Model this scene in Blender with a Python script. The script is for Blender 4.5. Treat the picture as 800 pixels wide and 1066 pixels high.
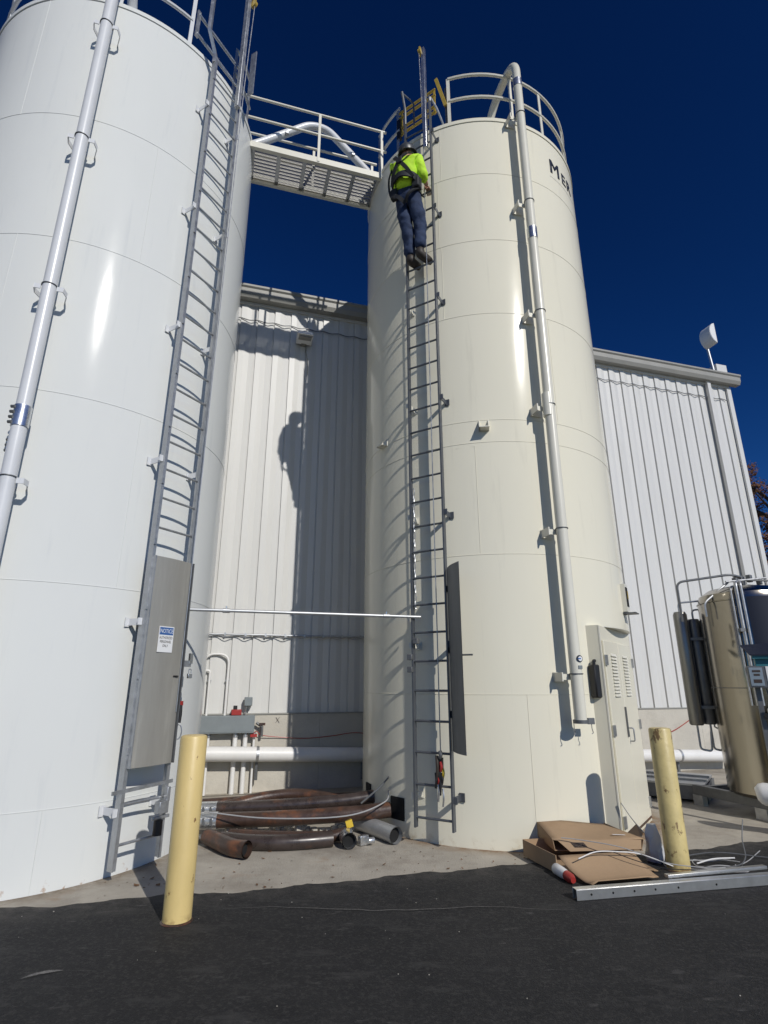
import bpy, math, random
from mathutils import Vector, Matrix
R_ = math.radians
random.seed(7)
sc = bpy.context.scene
for o in list(bpy.data.objects): bpy.data.objects.remove(o)
col = sc.collection

# ------------------------------------------------------------------ camera, sky, sun, exposure
cam_d = bpy.data.cameras.new('camera'); cam = bpy.data.objects.new('camera', cam_d); col.objects.link(cam)
cam.location = (0, 0, 1.55); cam.rotation_euler = (R_(90 + 17.35), 0, 0)
cam_d.sensor_fit = 'VERTICAL'; cam_d.sensor_height = 24.0; cam_d.lens = 24.0 * 573 / 1066
cam_d.clip_start = 0.05; cam_d.clip_end = 3000
sc.camera = cam
SUN_AZ, SUN_EL = 149.0, 33.5
SUN = Vector((math.sin(R_(SUN_AZ)) * math.cos(R_(SUN_EL)), math.cos(R_(SUN_AZ)) * math.cos(R_(SUN_EL)), math.sin(R_(SUN_EL))))
w = bpy.data.worlds.new('World'); sc.world = w; w.use_nodes = True
nt = w.node_tree; bg = nt.nodes['Background']
sky = nt.nodes.new('ShaderNodeTexSky'); sky.sky_type = 'NISHITA'; sky.sun_disc = False
sky.sun_elevation = R_(SUN_EL); sky.sun_rotation = R_(SUN_AZ)
sky.altitude = 1500; sky.air_density = 1.0; sky.dust_density = 0.3; sky.ozone_density = 4.0
hsv = nt.nodes.new('ShaderNodeHueSaturation'); hsv.inputs['Value'].default_value = .67; hsv.inputs['Saturation'].default_value = 1.22
gam = nt.nodes.new('ShaderNodeGamma'); gam.inputs['Gamma'].default_value = 1.6
nt.links.new(sky.outputs[0], hsv.inputs['Color']); nt.links.new(hsv.outputs[0], gam.inputs[0]); nt.links.new(gam.outputs[0], bg.inputs[0])
bg.inputs[1].default_value = 0.05
sd = bpy.data.lights.new('sun', 'SUN'); sd.energy = 3.6; sd.angle = R_(0.53); sd.color = (1.0, 0.965, 0.905)
so = bpy.data.objects.new('sun', sd); col.objects.link(so)
so.rotation_euler = SUN.to_track_quat('Z', 'Y').to_euler(); so.location = (8, -12, 14)
vs = sc.view_settings; vs.view_transform = 'Standard'; vs.look = 'None'; vs.exposure = -0.12; vs.gamma = 1.0; vs.use_curve_mapping = False
sc.render.resolution_x, sc.render.resolution_y = 768, 1024

# ------------------------------------------------------------------ helpers
WL = {}
def V(*a): return Vector(a[0]) if len(a) == 1 else Vector(a)
def tag(o, label=None, cat=None, group=None, kind=None):
    for k, v in (('label', label), ('category', cat), ('group', group), ('kind', kind)):
        if v: o[k] = v
    return o
def empty(name, loc, label=None, cat=None, group=None, parent=None):
    o = bpy.data.objects.new(name, None); col.objects.link(o); o.empty_display_size = .1
    o.location = loc; WL[o.name] = Vector(loc)
    return tag(o, label, cat, group)
def link(name, me, loc, parent=None):
    o = bpy.data.objects.new(name, me); col.objects.link(o)
    WL[o.name] = Vector(loc)
    if parent is not None:
        o.parent = parent; o.location = Vector(loc) - WL[parent.name]
    else: o.location = loc
    return o
class MB:
    def __init__(s): s.v = []; s.f = []
    def quad(s, *p):
        i = len(s.v); s.v += [Vector(q) for q in p]; s.f.append(tuple(range(i, i + len(p)))); return s
    def box(s, c, h, ax=None):
        c = Vector(c); ex, ey, ez = ax or (V(1,0,0), V(0,1,0), V(0,0,1)); i = len(s.v)
        for a in (-1, 1):
            for b in (-1, 1):
                for d in (-1, 1): s.v.append(c + ex*(a*h[0]) + ey*(b*h[1]) + ez*(d*h[2]))
        for f in ((0,1,3,2), (4,6,7,5), (0,4,5,1), (2,3,7,6), (0,2,6,4), (1,5,7,3)): s.f.append(tuple(i + k for k in f))
        return s
    def bar(s, p0, p1, w, t, side):
        p0, p1 = V(p0), V(p1); d = (p1 - p0); l = d.length; d.normalize()
        side = V(side); side = (side - d*side.dot(d)).normalized()
        return s.box((p0 + p1)/2, (w/2, t/2, l/2), (side, d.cross(side), d))
    def tube(s, pts, r, n=12, caps=True, closed=False):
        pts = [V(p) for p in pts]; m = len(pts); rs = r if isinstance(r, (list, tuple)) else [r]*m
        i0 = len(s.v); N = None
        for k in range(m):
            if closed: t = pts[(k+1) % m] - pts[k-1]
            else: t = pts[min(k+1, m-1)] - pts[max(k-1, 0)]
            t.normalize()
            if N is None:
                N = t.orthogonal().normalized()
                if abs(t.z) < .9: N = (V(0,0,1) - t*t.z).normalized()
            else: N = (N - t*N.dot(t)).normalized()
            B = t.cross(N)
            for j in range(n):
                a = 2*math.pi*j/n; s.v.append(pts[k] + (N*math.cos(a) + B*math.sin(a))*rs[k])
        for k in range(m if closed else m - 1):
            for j in range(n):
                a, b = i0 + k*n, i0 + ((k+1) % m)*n; j2 = (j+1) % n
                s.f.append((a+j, a+j2, b+j2, b+j))
        if caps and not closed:
            s.f.append(tuple(i0 + j for j in reversed(range(n)))); s.f.append(tuple(i0 + (m-1)*n + j for j in range(n)))
        return s
    def hollow(s, pts, r, th, n=16):      # open pipe with wall thickness
        pts = [V(p) for p in pts]
        s.tube(pts, r, n, caps=False); a = len(s.v) - n*len(pts)
        s.tube(list(reversed(pts)), r - th, n, caps=False)
        return s
    def rings(s, prof, C, n=64, a0=0., a1=360., caps=False):   # lathe: prof = [(r, z)]
        full = abs(a1 - a0) >= 359.9; m = n if full else n + 1; i0 = len(s.v)
        for r, z in prof:
            for j in range(m):
                a = R_(a0 + (a1 - a0)*j/n); s.v.append(V(C[0] + r*math.sin(a), C[1] - r*math.cos(a), z))
        for k in range(len(prof) - 1):
            for j in range(n):
                j2 = (j+1) % m
                s.f.append((i0+k*m+j, i0+k*m+j2, i0+(k+1)*m+j2, i0+(k+1)*m+j))
        return s
    def prism(s, pts, d):     # planar outline extruded by vector d
        pts = [V(p) for p in pts]; d = V(d); n = len(pts); i = len(s.v)
        s.v += pts + [p + d for p in pts]
        s.f.append(tuple(reversed(range(i, i+n)))); s.f.append(tuple(range(i+n, i+2*n)))
        for k in range(n): k2 = (k+1) % n; s.f.append((i+k, i+k2, i+n+k2, i+n+k))
        return s
    def mesh(s, name, mat, org, smooth=True):
        me = bpy.data.meshes.new(name); me.from_pydata([tuple(p - org) for p in s.v], [], s.f)
        me.materials.append(mat); me.validate()
        if smooth: me.shade_smooth(); me.set_sharp_from_angle(angle=R_(38))
        return me
    def build(s, name, mat, parent=None, smooth=True, org=None, bevel=0):
        if org is None:
            lo = [min(p[k] for p in s.v) for k in range(3)]; hi = [max(p[k] for p in s.v) for k in range(3)]
            org = V((lo[0]+hi[0])/2, (lo[1]+hi[1])/2, lo[2])
        o = link(name, s.mesh(name, mat, org, smooth), org, parent)
        if bevel:
            b = o.modifiers.new('bevel', 'BEVEL'); b.width = bevel; b.segments = 2; b.limit_method = 'ANGLE'
        return o
def copy_at(o, loc, parent=None):
    c = o.copy(); col.objects.link(c); WL[c.name] = V(loc)
    c.parent = parent; c.location = V(loc) - (WL[parent.name] if parent else V(0,0,0))
    return c
def arc_pts(C, R, z, a0, a1, n): return [V(C[0] + R*math.sin(R_(a0+(a1-a0)*k/n)), C[1] - R*math.cos(R_(a0+(a1-a0)*k/n)), z) for k in range(n+1)]
def pol(C, a, R, z): return V(C[0] + R*math.sin(R_(a)), C[1] - R*math.cos(R_(a)), z)
def smooth_path(P, n=8):     # Catmull-Rom
    P = [V(p) for p in P]; Q = [P[0]*2 - P[1]] + P + [P[-1]*2 - P[-2]]; out = []
    for i in range(1, len(Q) - 2):
        for k in range(n):
            t = k/n; a, b, c, d = Q[i-1], Q[i], Q[i+1], Q[i+2]
            out.append(.5*((2*b) + (c - a)*t + (2*a - 5*b + 4*c - d)*t*t + (3*b - a - 3*c + d)*t**3))
    out.append(P[-1]); return out
def fillet(P, r, n=6):       # polyline with rounded corners
    P = [V(p) for p in P]; out = [P[0]]
    for i in range(1, len(P)-1):
        a, b, c = P[i-1], P[i], P[i+1]; d0 = (a-b).normalized(); d1 = (c-b).normalized()
        q = min(r, (a-b).length*.49, (c-b).length*.49); p0, p1 = b + d0*q, b + d1*q
        for k in range(n+1): t = k/n; out.append(p0*(1-t)**2 + b*2*t*(1-t) + p1*t*t)
    out.append(P[-1]); return out

# ------------------------------------------------------------------ materials
def mat(name, color, rough=.5, metal=0., spec=.5, var=.0, vscale=3., bump=0., bscale=60., coat=0., stain=None, stretch=(1,1,1), sstain=(1.5, .55, .75), rvar=0.):
    m = bpy.data.materials.new(name); m.use_nodes = True; t = m.node_tree; N = t.nodes; Lk = t.links
    b = N['Principled BSDF']; b.inputs['Roughness'].default_value = rough; b.inputs['Metallic'].default_value = metal
    b.inputs['Specular IOR Level'].default_value = spec
    b.inputs['Base Color'].default_value = (*color, 1)
    if coat: b.inputs['Coat Weight'].default_value = coat; b.inputs['Coat Roughness'].default_value = .12
    g = N.new('ShaderNodeNewGeometry'); mp = N.new('ShaderNodeMapping'); mp.inputs['Scale'].default_value = stretch
    Lk.new(g.outputs['Position'], mp.inputs[0])
    last = None
    if var:
        n = N.new('ShaderNodeTexNoise'); n.inputs['Scale'].default_value = vscale; n.inputs['Detail'].default_value = 7; n.inputs['Roughness'].default_value = .65
        Lk.new(mp.outputs[0], n.inputs['Vector'])
        mx = N.new('ShaderNodeMix'); mx.data_type = 'RGBA'
        mr = N.new('ShaderNodeMapRange'); mr.inputs[1].default_value = .3; mr.inputs[2].default_value = .7; Lk.new(n.outputs[0], mr.inputs[0])
        Lk.new(mr.outputs[0], mx.inputs[0])
        mx.inputs[6].default_value = (*[c*(1-var) for c in color], 1); mx.inputs[7].default_value = (*[min(1, c*(1+var*.6)) for c in color], 1)
        last = mx.outputs[2]; Lk.new(last, b.inputs['Base Color'])
        if rvar:
            mr2 = N.new('ShaderNodeMapRange'); mr2.inputs[3].default_value = max(0, rough - rvar); mr2.inputs[4].default_value = min(1, rough + rvar)
            Lk.new(mr.outputs[0], mr2.inputs[0]); Lk.new(mr2.outputs[0], b.inputs['Roughness'])
    if stain:
        n = N.new('ShaderNodeTexNoise'); n.inputs['Scale'].default_value = sstain[0]; n.inputs['Detail'].default_value = 9; n.inputs['Roughness'].default_value = .7
        Lk.new(mp.outputs[0], n.inputs['Vector'])
        mr = N.new('ShaderNodeMapRange'); mr.inputs[1].default_value = sstain[1]; mr.inputs[2].default_value = sstain[2]; Lk.new(n.outputs[0], mr.inputs[0])
        mx = N.new('ShaderNodeMix'); mx.data_type = 'RGBA'; Lk.new(mr.outputs[0], mx.inputs[0])
        if last: Lk.new(last, mx.inputs[6])
        else: mx.inputs[6].default_value = (*color, 1)
        mx.inputs[7].default_value = (*stain, 1); last = mx.outputs[2]; Lk.new(last, b.inputs['Base Color'])
    if bump:
        n = N.new('ShaderNodeTexNoise'); n.inputs['Scale'].default_value = bscale; n.inputs['Detail'].default_value = 4
        Lk.new(mp.outputs[0], n.inputs['Vector'])
        bp = N.new('ShaderNodeBump'); bp.inputs['Strength'].default_value = 1.0; bp.inputs['Distance'].default_value = bump
        Lk.new(n.outputs[0], bp.inputs['Height']); Lk.new(bp.outputs[0], b.inputs['Normal'])
    return m
def nodes(m): return m.node_tree.nodes, m.node_tree.links, m.node_tree.nodes['Principled BSDF']
def add_layer(m, color, build_mask):     # mix a colour over the present base colour by a mask socket
    N, Lk, b = nodes(m); mx = N.new('ShaderNodeMix'); mx.data_type = 'RGBA'
    ln = b.inputs['Base Color'].links
    if ln: Lk.new(ln[0].from_socket, mx.inputs[6])
    else: mx.inputs[6].default_value = b.inputs['Base Color'].default_value
    mx.inputs[7].default_value = (*color, 1); Lk.new(build_mask(N, Lk), mx.inputs[0]); Lk.new(mx.outputs[2], b.inputs['Base Color'])
def noise_mask(scale, lo, hi, stretch=(1,1,1), detail=8, zlim=None):
    def f(N, Lk):
        g = N.new('ShaderNodeNewGeometry'); mp = N.new('ShaderNodeMapping'); mp.inputs['Scale'].default_value = stretch
        Lk.new(g.outputs['Position'], mp.inputs[0])
        n = N.new('ShaderNodeTexNoise'); n.inputs['Scale'].default_value = scale; n.inputs['Detail'].default_value = detail; n.inputs['Roughness'].default_value = .65
        Lk.new(mp.outputs[0], n.inputs['Vector'])
        mr = N.new('ShaderNodeMapRange'); mr.inputs[1].default_value = lo; mr.inputs[2].default_value = hi; Lk.new(n.outputs[0], mr.inputs[0])
        out = mr.outputs[0]
        if zlim:
            sx = N.new('ShaderNodeSeparateXYZ'); Lk.new(g.outputs['Position'], sx.inputs[0])
            m2 = N.new('ShaderNodeMapRange'); m2.inputs[1].default_value = zlim[0]; m2.inputs[2].default_value = zlim[1]; m2.inputs[3].default_value = 1; m2.inputs[4].default_value = 0
            Lk.new(sx.outputs[2], m2.inputs[0])
            mu = N.new('ShaderNodeMath'); mu.operation = 'MULTIPLY'; Lk.new(out, mu.inputs[0]); Lk.new(m2.outputs[0], mu.inputs[1]); out = mu.outputs[0]
        return out
    return f
M = {}
M['white'] = mat('white_paint', (.675, .685, .66), .15, spec=.05, var=.02, vscale=1.3, bump=.0011, bscale=5, stretch=(1,1,.35), rvar=.03)
add_layer(M['white'], (.33, .16, .06), noise_mask(9, .60, .68, zlim=(.0, .10)))
add_layer(M['white'], (.55, .57, .57), noise_mask(3.5, .58, .95, (2.5, 2.5, .22)))
M['cream'] = mat('cream_paint', (.74, .705, .575), .14, spec=.10, var=.02, vscale=1.2, bump=.0006, bscale=4.5, stretch=(1,1,.35), rvar=.03)
add_layer(M['cream'], (.42, .33, .2), noise_mask(7, .5, .7, zlim=(.0, .12)))
add_layer(M['cream'], (.58, .55, .45), noise_mask(3.2, .58, .95, (2.5, 2.5, .2)))
M['creampipe'] = mat('cream_pipe_paint', (.69, .665, .565), .3, var=.04, vscale=3)
M['whitepipe'] = mat('white_pipe_paint', (.66, .67, .68), .3, var=.05, vscale=3)
M['siding'] = mat('white_siding', (.635, .63, .605), .42, var=.06, vscale=2.2, stretch=(1,1,.15), stain=(.47,.465,.44), sstain=(2.2, .54, .9))
M['trim'] = mat('grey_trim', (.29, .285, .26), .5, var=.08)
M['galv'] = mat('galvanised_steel', (.46, .47, .48), .42, metal=.75, var=.22, vscale=14, rvar=.1)
M['galvdark'] = mat('weathered_grey_steel', (.16, .165, .17), .5, metal=.5, var=.2, vscale=10)
M['bright'] = mat('bright_zinc', (.66, .67, .68), .28, metal=.9, var=.15, vscale=9, rvar=.08)
M['ladderdark'] = mat('dark_ladder_steel', (.13, .14, .155), .42, metal=.55, var=.2, vscale=9)
M['stain'] = mat('stainless_steel', (.34, .31, .26), .16, metal=1., var=.12, vscale=2.2, stretch=(1,1,.08), rvar=.06)
N_, L_, b_ = nodes(M['stain']); b_.inputs['Anisotropic'].default_value = .75; b_.inputs['Anisotropic Rotation'].default_value = .0
tn = N_.new('ShaderNodeTangent'); tn.direction_type = 'RADIAL'; tn.axis = 'Z'; L_.new(tn.outputs[0], b_.inputs['Tangent'])
M['colmetal'] = mat('grey_column_metal', (.27, .265, .25), .38, metal=.7, var=.15, vscale=3, stretch=(1,1,.2))
M['guard'] = mat('dull_aluminium_sheet', (.36, .345, .305), .45, metal=.3, var=.14, vscale=3, stretch=(2.5,2.5,.3), stain=(.47,.45,.40), sstain=(3,.55,.8))
M['guardgrey'] = mat('grey_sheet', (.21,.215,.21), .5, metal=.3, var=.2, vscale=3, stretch=(2,2,.3))
M['conduit'] = mat('zinc_conduit', (.50,.51,.51), .42, metal=.55, var=.15, vscale=9)
M['grating'] = mat('pale_grating', (.50,.49,.46), .55, metal=.2, var=.12, vscale=8)
M['alu'] = mat('mill_aluminium', (.56, .56, .55), .35, metal=.85, var=.15, vscale=8)
M['concrete'] = mat('concrete_wall', (.51, .48, .415), .85, var=.16, vscale=3.2, bump=.004, bscale=40, stain=(.34,.325,.29), sstain=(1.6,.52,.8))
M['pad'] = mat('concrete_pad', (.40, .365, .305), .9, var=.2, vscale=2.4, bump=.006, bscale=55, stain=(.2,.17,.135), sstain=(1.1,.5,.75))
add_layer(M['pad'], (.13, .105, .08), noise_mask(16, .63, .7))
add_layer(M['pad'], (.30, .19, .11), noise_mask(2.1, .6, .8))
add_layer(M['pad'], (.46, .43, .38), noise_mask(60, .6, .75))
def foot_dirt(cx_, cy_):
    def f(N, Lk):
        base = noise_mask(6, .30, .62)(N, Lk); g = N.new('ShaderNodeNewGeometry'); d = N.new('ShaderNodeVectorMath'); d.operation = 'DISTANCE'; d.inputs[1].default_value = (cx_, cy_, 0)
        Lk.new(g.outputs['Position'], d.inputs[0]); mr = N.new('ShaderNodeMapRange'); mr.inputs[1].default_value = 1.77; mr.inputs[2].default_value = 1.98; mr.inputs[3].default_value = 1; mr.inputs[4].default_value = 0
        Lk.new(d.outputs['Value'], mr.inputs[0]); mu = N.new('ShaderNodeMath'); mu.operation = 'MULTIPLY'; Lk.new(base, mu.inputs[0]); Lk.new(mr.outputs[0], mu.inputs[1]); return mu.outputs[0]
    return f
add_layer(M['pad'], (.15, .105, .06), foot_dirt(-3.811, 6.292)); add_layer(M['pad'], (.22, .13, .06), foot_dirt(1.494, 7.823))
M['asphalt'] = mat('asphalt', (.0175, .0175, .018), .82, var=.4, vscale=85, bump=.012, bscale=130, spec=.35)
add_layer(M['asphalt'], (.030, .029, .028), noise_mask(1.4, .47, .8))
add_layer(M['asphalt'], (.011, .011, .0115), noise_mask(2.3, .52, .75, (1, 1.6, 1)))
add_layer(M['asphalt'], (.062, .060, .057), noise_mask(2.6, .56, .74, (.7, 2.2, 1), detail=12))
add_layer(M['asphalt'], (.085, .082, .077), noise_mask(8, .60, .72, (.8, 1.8, 1), detail=12))
add_layer(M['asphalt'], (.040, .038, .036), noise_mask(45, .5, .62, detail=5))
add_layer(M['asphalt'], (.11, .11, .105), noise_mask(220, .66, .75, detail=2))
def edge_dust(N, Lk):      # grit tracked off the pad onto the asphalt border
    base = noise_mask(5, .38, .72)(N, Lk)
    g = N.new('ShaderNodeNewGeometry'); d = N.new('ShaderNodeVectorMath'); d.operation = 'DOT_PRODUCT'; d.inputs[1].default_value = (-.27, 1, 0)
    Lk.new(g.outputs['Position'], d.inputs[0]); mr = N.new('ShaderNodeMapRange'); mr.inputs[1].default_value = 4.95; mr.inputs[2].default_value = 5.45
    Lk.new(d.outputs['Value'], mr.inputs[0]); mu = N.new('ShaderNodeMath'); mu.operation = 'MULTIPLY'; Lk.new(base, mu.inputs[0]); Lk.new(mr.outputs[0], mu.inputs[1]); return mu.outputs[0]
add_layer(M['asphalt'], (.13, .12, .105), edge_dust)
M['bounce_ground'] = mat('pale_bounce_ground', (.34, .32, .28), .95, var=.25, vscale=3, bump=.02, bscale=30)  # unseen ground beyond the asphalt, made pale to bounce sunlight into the shade
M['yellow'] = mat('faded_yellow_paint', (.66, .50, .205), .42, var=.10, vscale=4, bump=.0015, bscale=30, stretch=(1,1,.5))
add_layer(M['yellow'], (.18, .085, .03), noise_mask(14, .645, .675, (1,1,.5)))
add_layer(M['yellow'], (.40, .30, .14), noise_mask(3.1, .55, .8, (1,1,.3)))
add_layer(M['yellow'], (.14, .06, .025), noise_mask(10, .46, .6, zlim=(.0, .07)))
M['yellowworn'] = mat('chipped_yellow_paint', (.62, .50, .22), .4, var=.14, vscale=5, bump=.002, bscale=30)
add_layer(M['yellowworn'], (.19, .12, .05), noise_mask(13, .59, .625, (1,1,.55)))
add_layer(M['yellowworn'], (.36, .27, .12), noise_mask(3.4, .5, .8, (1,1,.3)))
add_layer(M['yellowworn'], (.14, .06, .025), noise_mask(10, .46, .6, zlim=(.0, .1)))
M['rustpipe'] = mat('brown_rusty_pipe', (.062, .036, .026), .38, var=.45, vscale=6, stain=(.19, .07, .028), sstain=(4.5,.52,.70), bump=.002, bscale=45, rvar=.12)
M['darkpipe'] = mat('dark_brown_pipe', (.05, .037, .032), .3, var=.4, vscale=7, stain=(.12, .06, .035), sstain=(5,.55,.75), rvar=.1)
M['black'] = mat('black_rubber', (.012, .012, .013), .5, var=.2)
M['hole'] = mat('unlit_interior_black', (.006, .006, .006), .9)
M['card'] = mat('cardboard', (.36, .245, .145), .85, var=.1, vscale=3, stain=(.27,.17,.09), sstain=(2.2,.55,.85), bump=.001, bscale=80)
M['ink'] = mat('dark_print', (.045, .03, .025), .7)
M['inkblue'] = mat('navy_lettering', (.018, .022, .035), .4)
M['pvc'] = mat('white_jacket', (.74, .73, .71), .42, var=.07, vscale=3)
M['greybox'] = mat('grey_enamel', (.20, .225, .235), .45, var=.1, vscale=5)
M['red'] = mat('red_plastic', (.33, .03, .025), .4)
M['yellowp'] = mat('yellow_plastic', (.62, .42, .03), .4)
M['gateyel'] = mat('safety_yellow_enamel', (.44, .31, .05), .45, var=.15, vscale=6)
M['white_pl'] = mat('white_plastic', (.75, .75, .74), .4)
M['signblue'] = mat('sign_blue', (.04, .12, .33), .45)
M['navy'] = mat('dark_navy_panel', (.016, .02, .035), .55, spec=.25)
M['teal'] = mat('teal_band', (.03, .15, .18), .4)
M['hivis'] = mat('hi_vis_fabric', (.50, .80, .03), .75, var=.08, vscale=9, bump=.012, bscale=14)
M['denim'] = mat('denim', (.017, .033, .082), .85, var=.35, vscale=9, bump=.010, bscale=16)
M['skin'] = mat('skin', (.42, .23, .15), .55)
M['boot'] = mat('boot_leather', (.035, .026, .02), .6, var=.3, vscale=12)
M['strap'] = mat('harness_webbing', (.012, .013, .016), .7)
M['helmet'] = mat('grey_helmet', (.045, .05, .055), .4)
M['wire'] = mat('grey_cable', (.34, .34, .34), .5)
M['leafdry'] = mat('dry_leaves', (.16, .085, .04), .8, var=.4, vscale=20)
M['autumn'] = mat('autumn_leaves', (.17, .075, .026), .7, var=.6, vscale=2.5)
M['bark'] = mat('bark', (.06, .045, .035), .9, var=.3, vscale=12, bump=.02, bscale=25)

# ------------------------------------------------------------------ ground
def sheet(name, pts, z, m): 
    o = MB().quad(*[V(x, y, z) for x, y in pts]).build(name, m, smooth=False); tag(o, kind='structure'); return o
tag(MB().quad((-900,-900,-.03), (900,-900,-.03), (900,900,-.03), (-900,900,-.03)).build('ground', M['bounce_ground'], smooth=False), kind='structure')
sheet('concrete_pad', [(-22,1.0), (22,1.0), (22,20), (-22,20)], 0.0, M['pad'])
edge = [(-16,4.3), (-6,4.45), (-2.79,4.70), (-2.36,4.66), (-2.04,4.84), (-1.63,4.93), (-1.27,4.96), (-.62,5.13), (0,5.34), (.59,5.5), (1.21,5.66), (2.1,5.92), (3.0,6.12), (3.5,6.3), (3.99,6.47), (6,7.0), (10,8.1), (20,10.6)]
ep = []
for i in range(len(edge)-1):
    n = max(2, int((Vector(edge[i+1]) - Vector(edge[i])).length/.05))
    for k in range(n):
        p = Vector(edge[i]).lerp(Vector(edge[i+1]), k/n)
        wob = .020*math.sin(p.x*7.3) + .014*math.sin(p.x*19 + 1) + random.uniform(-.010, .010)
        ep.append((p.x, p.y + wob))
mb = MB(); n = len(ep)
for x, y in ep: mb.v.append(V(x, y, .001))
for x, y in ep: mb.v.append(V(x, y - .03 - random.uniform(0, .02), .012))
for x, y in ep: mb.v.append(V(x, -16, .014))
for r in (0, 1):
    for i in range(n-1): mb.f.append((r*n+i, (r+1)*n+i, (r+1)*n+i+1, r*n+i+1))
mb.f = [tuple(reversed(f)) for f in mb.f]
tag(mb.build('asphalt', M['asphalt'], smooth=False), kind='structure')
# pale tyre scuff and crack lines worn into the asphalt
def scuff(pts, wd, name, c):
    mbs = MB(); P = smooth_path([V(x, y, .0175) for x, y in pts], 10)
    for k in range(len(P)-1):
        d = (P[k+1]-P[k]).normalized(); s = V(-d.y, d.x, 0); a = wd*math.sin(math.pi*(k+.2)/len(P))*random.uniform(.5, 1.1)+.001; b = wd*math.sin(math.pi*(k+1.2)/len(P))*random.uniform(.5,1.1)+.001
        mbs.quad(P[k]-s*a, P[k+1]-s*b, P[k+1]+s*b, P[k]+s*a)
    o = mbs.build(name, c, smooth=False); tag(o, kind='structure')
M['scuff'] = mat('pale_scuff', (.17, .165, .155), .9, var=.5, vscale=40)
M['scuff2'] = mat('faint_scratch', (.11, .107, .10), .9, var=.5, vscale=40)
scuff([(-1.98,3.62), (-1.93,3.67), (-1.87,3.70), (-1.80,3.715)], .020, 'asphalt_scuff', M['scuff'])
scuff([(-1.15+.12*k, 4.60+.03*math.sin(k*.5)+random.uniform(-.014,.014)) for k in range(22)], .008, 'asphalt_scratch', M['scuff2'])

# ------------------------------------------------------------------ silos
CR, CL, RR, TOP = (1.494, 7.823), (-3.811, 6.292), 1.77, 9.55
WD = V(math.sin(R_(74.1)), math.cos(R_(74.1)), 0); WN = V(WD.y, -WD.x, 0)
DOOR_A, DOOR_D, DOOR_T1, DOOR_T2, DOOR_Z = 55., 1.66, -.89, .53, 2.17
DN = V(math.sin(R_(DOOR_A)), -math.cos(R_(DOOR_A)), 0); DE = V(math.cos(R_(DOOR_A)), math.sin(R_(DOOR_A)), 0)
def shell_courses(root, C, seams, m, cut=False):
    zs = [0.0] + seams + [TOP]
    for i in range(len(zs)-1):
        z0, z1 = zs[i], zs[i+1]; mb = MB()
        if cut and z0 < DOOR_Z:
            h = math.degrees(math.acos(DOOR_D/RR)); zt = min(z1, DOOR_Z)
            mb.rings([(RR, z0), (RR, zt)], C, 112, DOOR_A + h, DOOR_A - h + 360)
            if z1 > DOOR_Z:
                mb.rings([(RR, DOOR_Z), (RR, z1)], C, 128)
        else: mb.rings([(RR, z0), (RR, z1)], C, 128)
        mb.build('shell_ring', m, root, org=V(C[0], C[1], z0))
    for z in seams:
        if cut and z < DOOR_Z:
            h = math.degrees(math.acos(DOOR_D/RR))
            MB().tube(arc_pts(C, RR+.0005, z, DOOR_A+h, DOOR_A-h+360, 110), .0035, 6).build('weld_seam', m, root)
        else: MB().tube(arc_pts(C, RR+.0005, z, 0, 360, 128)[:-1], .0035, 6, closed=True).build('weld_seam', m, root)
def vseam(root, C, a, z0, z1, m): MB().tube([pol(C,a,RR+.0004,z0), pol(C,a,RR+.0004,z1)], .003, 6).build('vertical_weld', m, root)
def rail_arc(C, R, z, a0, a1, r, m, parent, name='rail'): return MB().tube(arc_pts(C, R, z, a0, a1, max(6, int(abs(a1-a0)/4))), r, 8).build(name, m, parent)
silo_w = empty('silo', (CL[0], CL[1], 0), 'glossy white silo at the left edge with a notice sign on its ladder guard', 'silo', 'tall storage silos')
silo_c = empty('silo', (CR[0], CR[1], 0), 'cream silo in the middle with the man on its ladder and louvred door', 'silo', 'tall storage silos')
shell_courses(silo_w, CL, [.59, 2.40, 4.20, 5.95, 7.62], M['white'])
shell_courses(silo_c, CR, [1.444, 2.95, 4.33, 4.62, 6.15, 7.33, 8.50], M['cream'], cut=True)
for C, s, m in ((CL, silo_w, M['white']), (CR, silo_c, M['cream'])):
    MB().rings([(RR-.02, TOP-.012), (.9, TOP+.12), (.12, TOP+.22), (.0, TOP+.22)], C, 64).build('roof_deck', m, s)
    MB().rings([(RR+.002, TOP-.055), (RR+.012, TOP-.05), (RR+.012, TOP+.012), (RR-.05, TOP+.012), (RR-.05, TOP-.03)], C, 128).build('top_rim', m, s)
for a, z0, z1 in ((38, .0, .59), (-14, .59, 2.4), (48, 2.4, 4.2), (2, 4.2, 5.95), (40, 5.95, 7.62), (-8, 7.62, 9.5)): vseam(silo_w, CL, a, z0, z1, M['white'])
for a, z0, z1 in ((-24, 7.33, 8.5), (-22, 8.5, 9.5), (-23.2, 6.15, 7.33), (22, 4.62, 6.15), (0, 0, 1.44)): vseam(silo_c, CR, a, z0, z1, M['cream'])

for a0, a1, z0, z1 in ((-20.5, -13.0, 2.97, 4.31),):
    MB().tube([pol(CR,a0,RR+.0004,z1-.03), pol(CR,a1,RR+.0004,z1-.03), pol(CR,a1,RR+.0004,z0)], .003, 6).build('panel_outline', M['cream'], silo_c)
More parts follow.
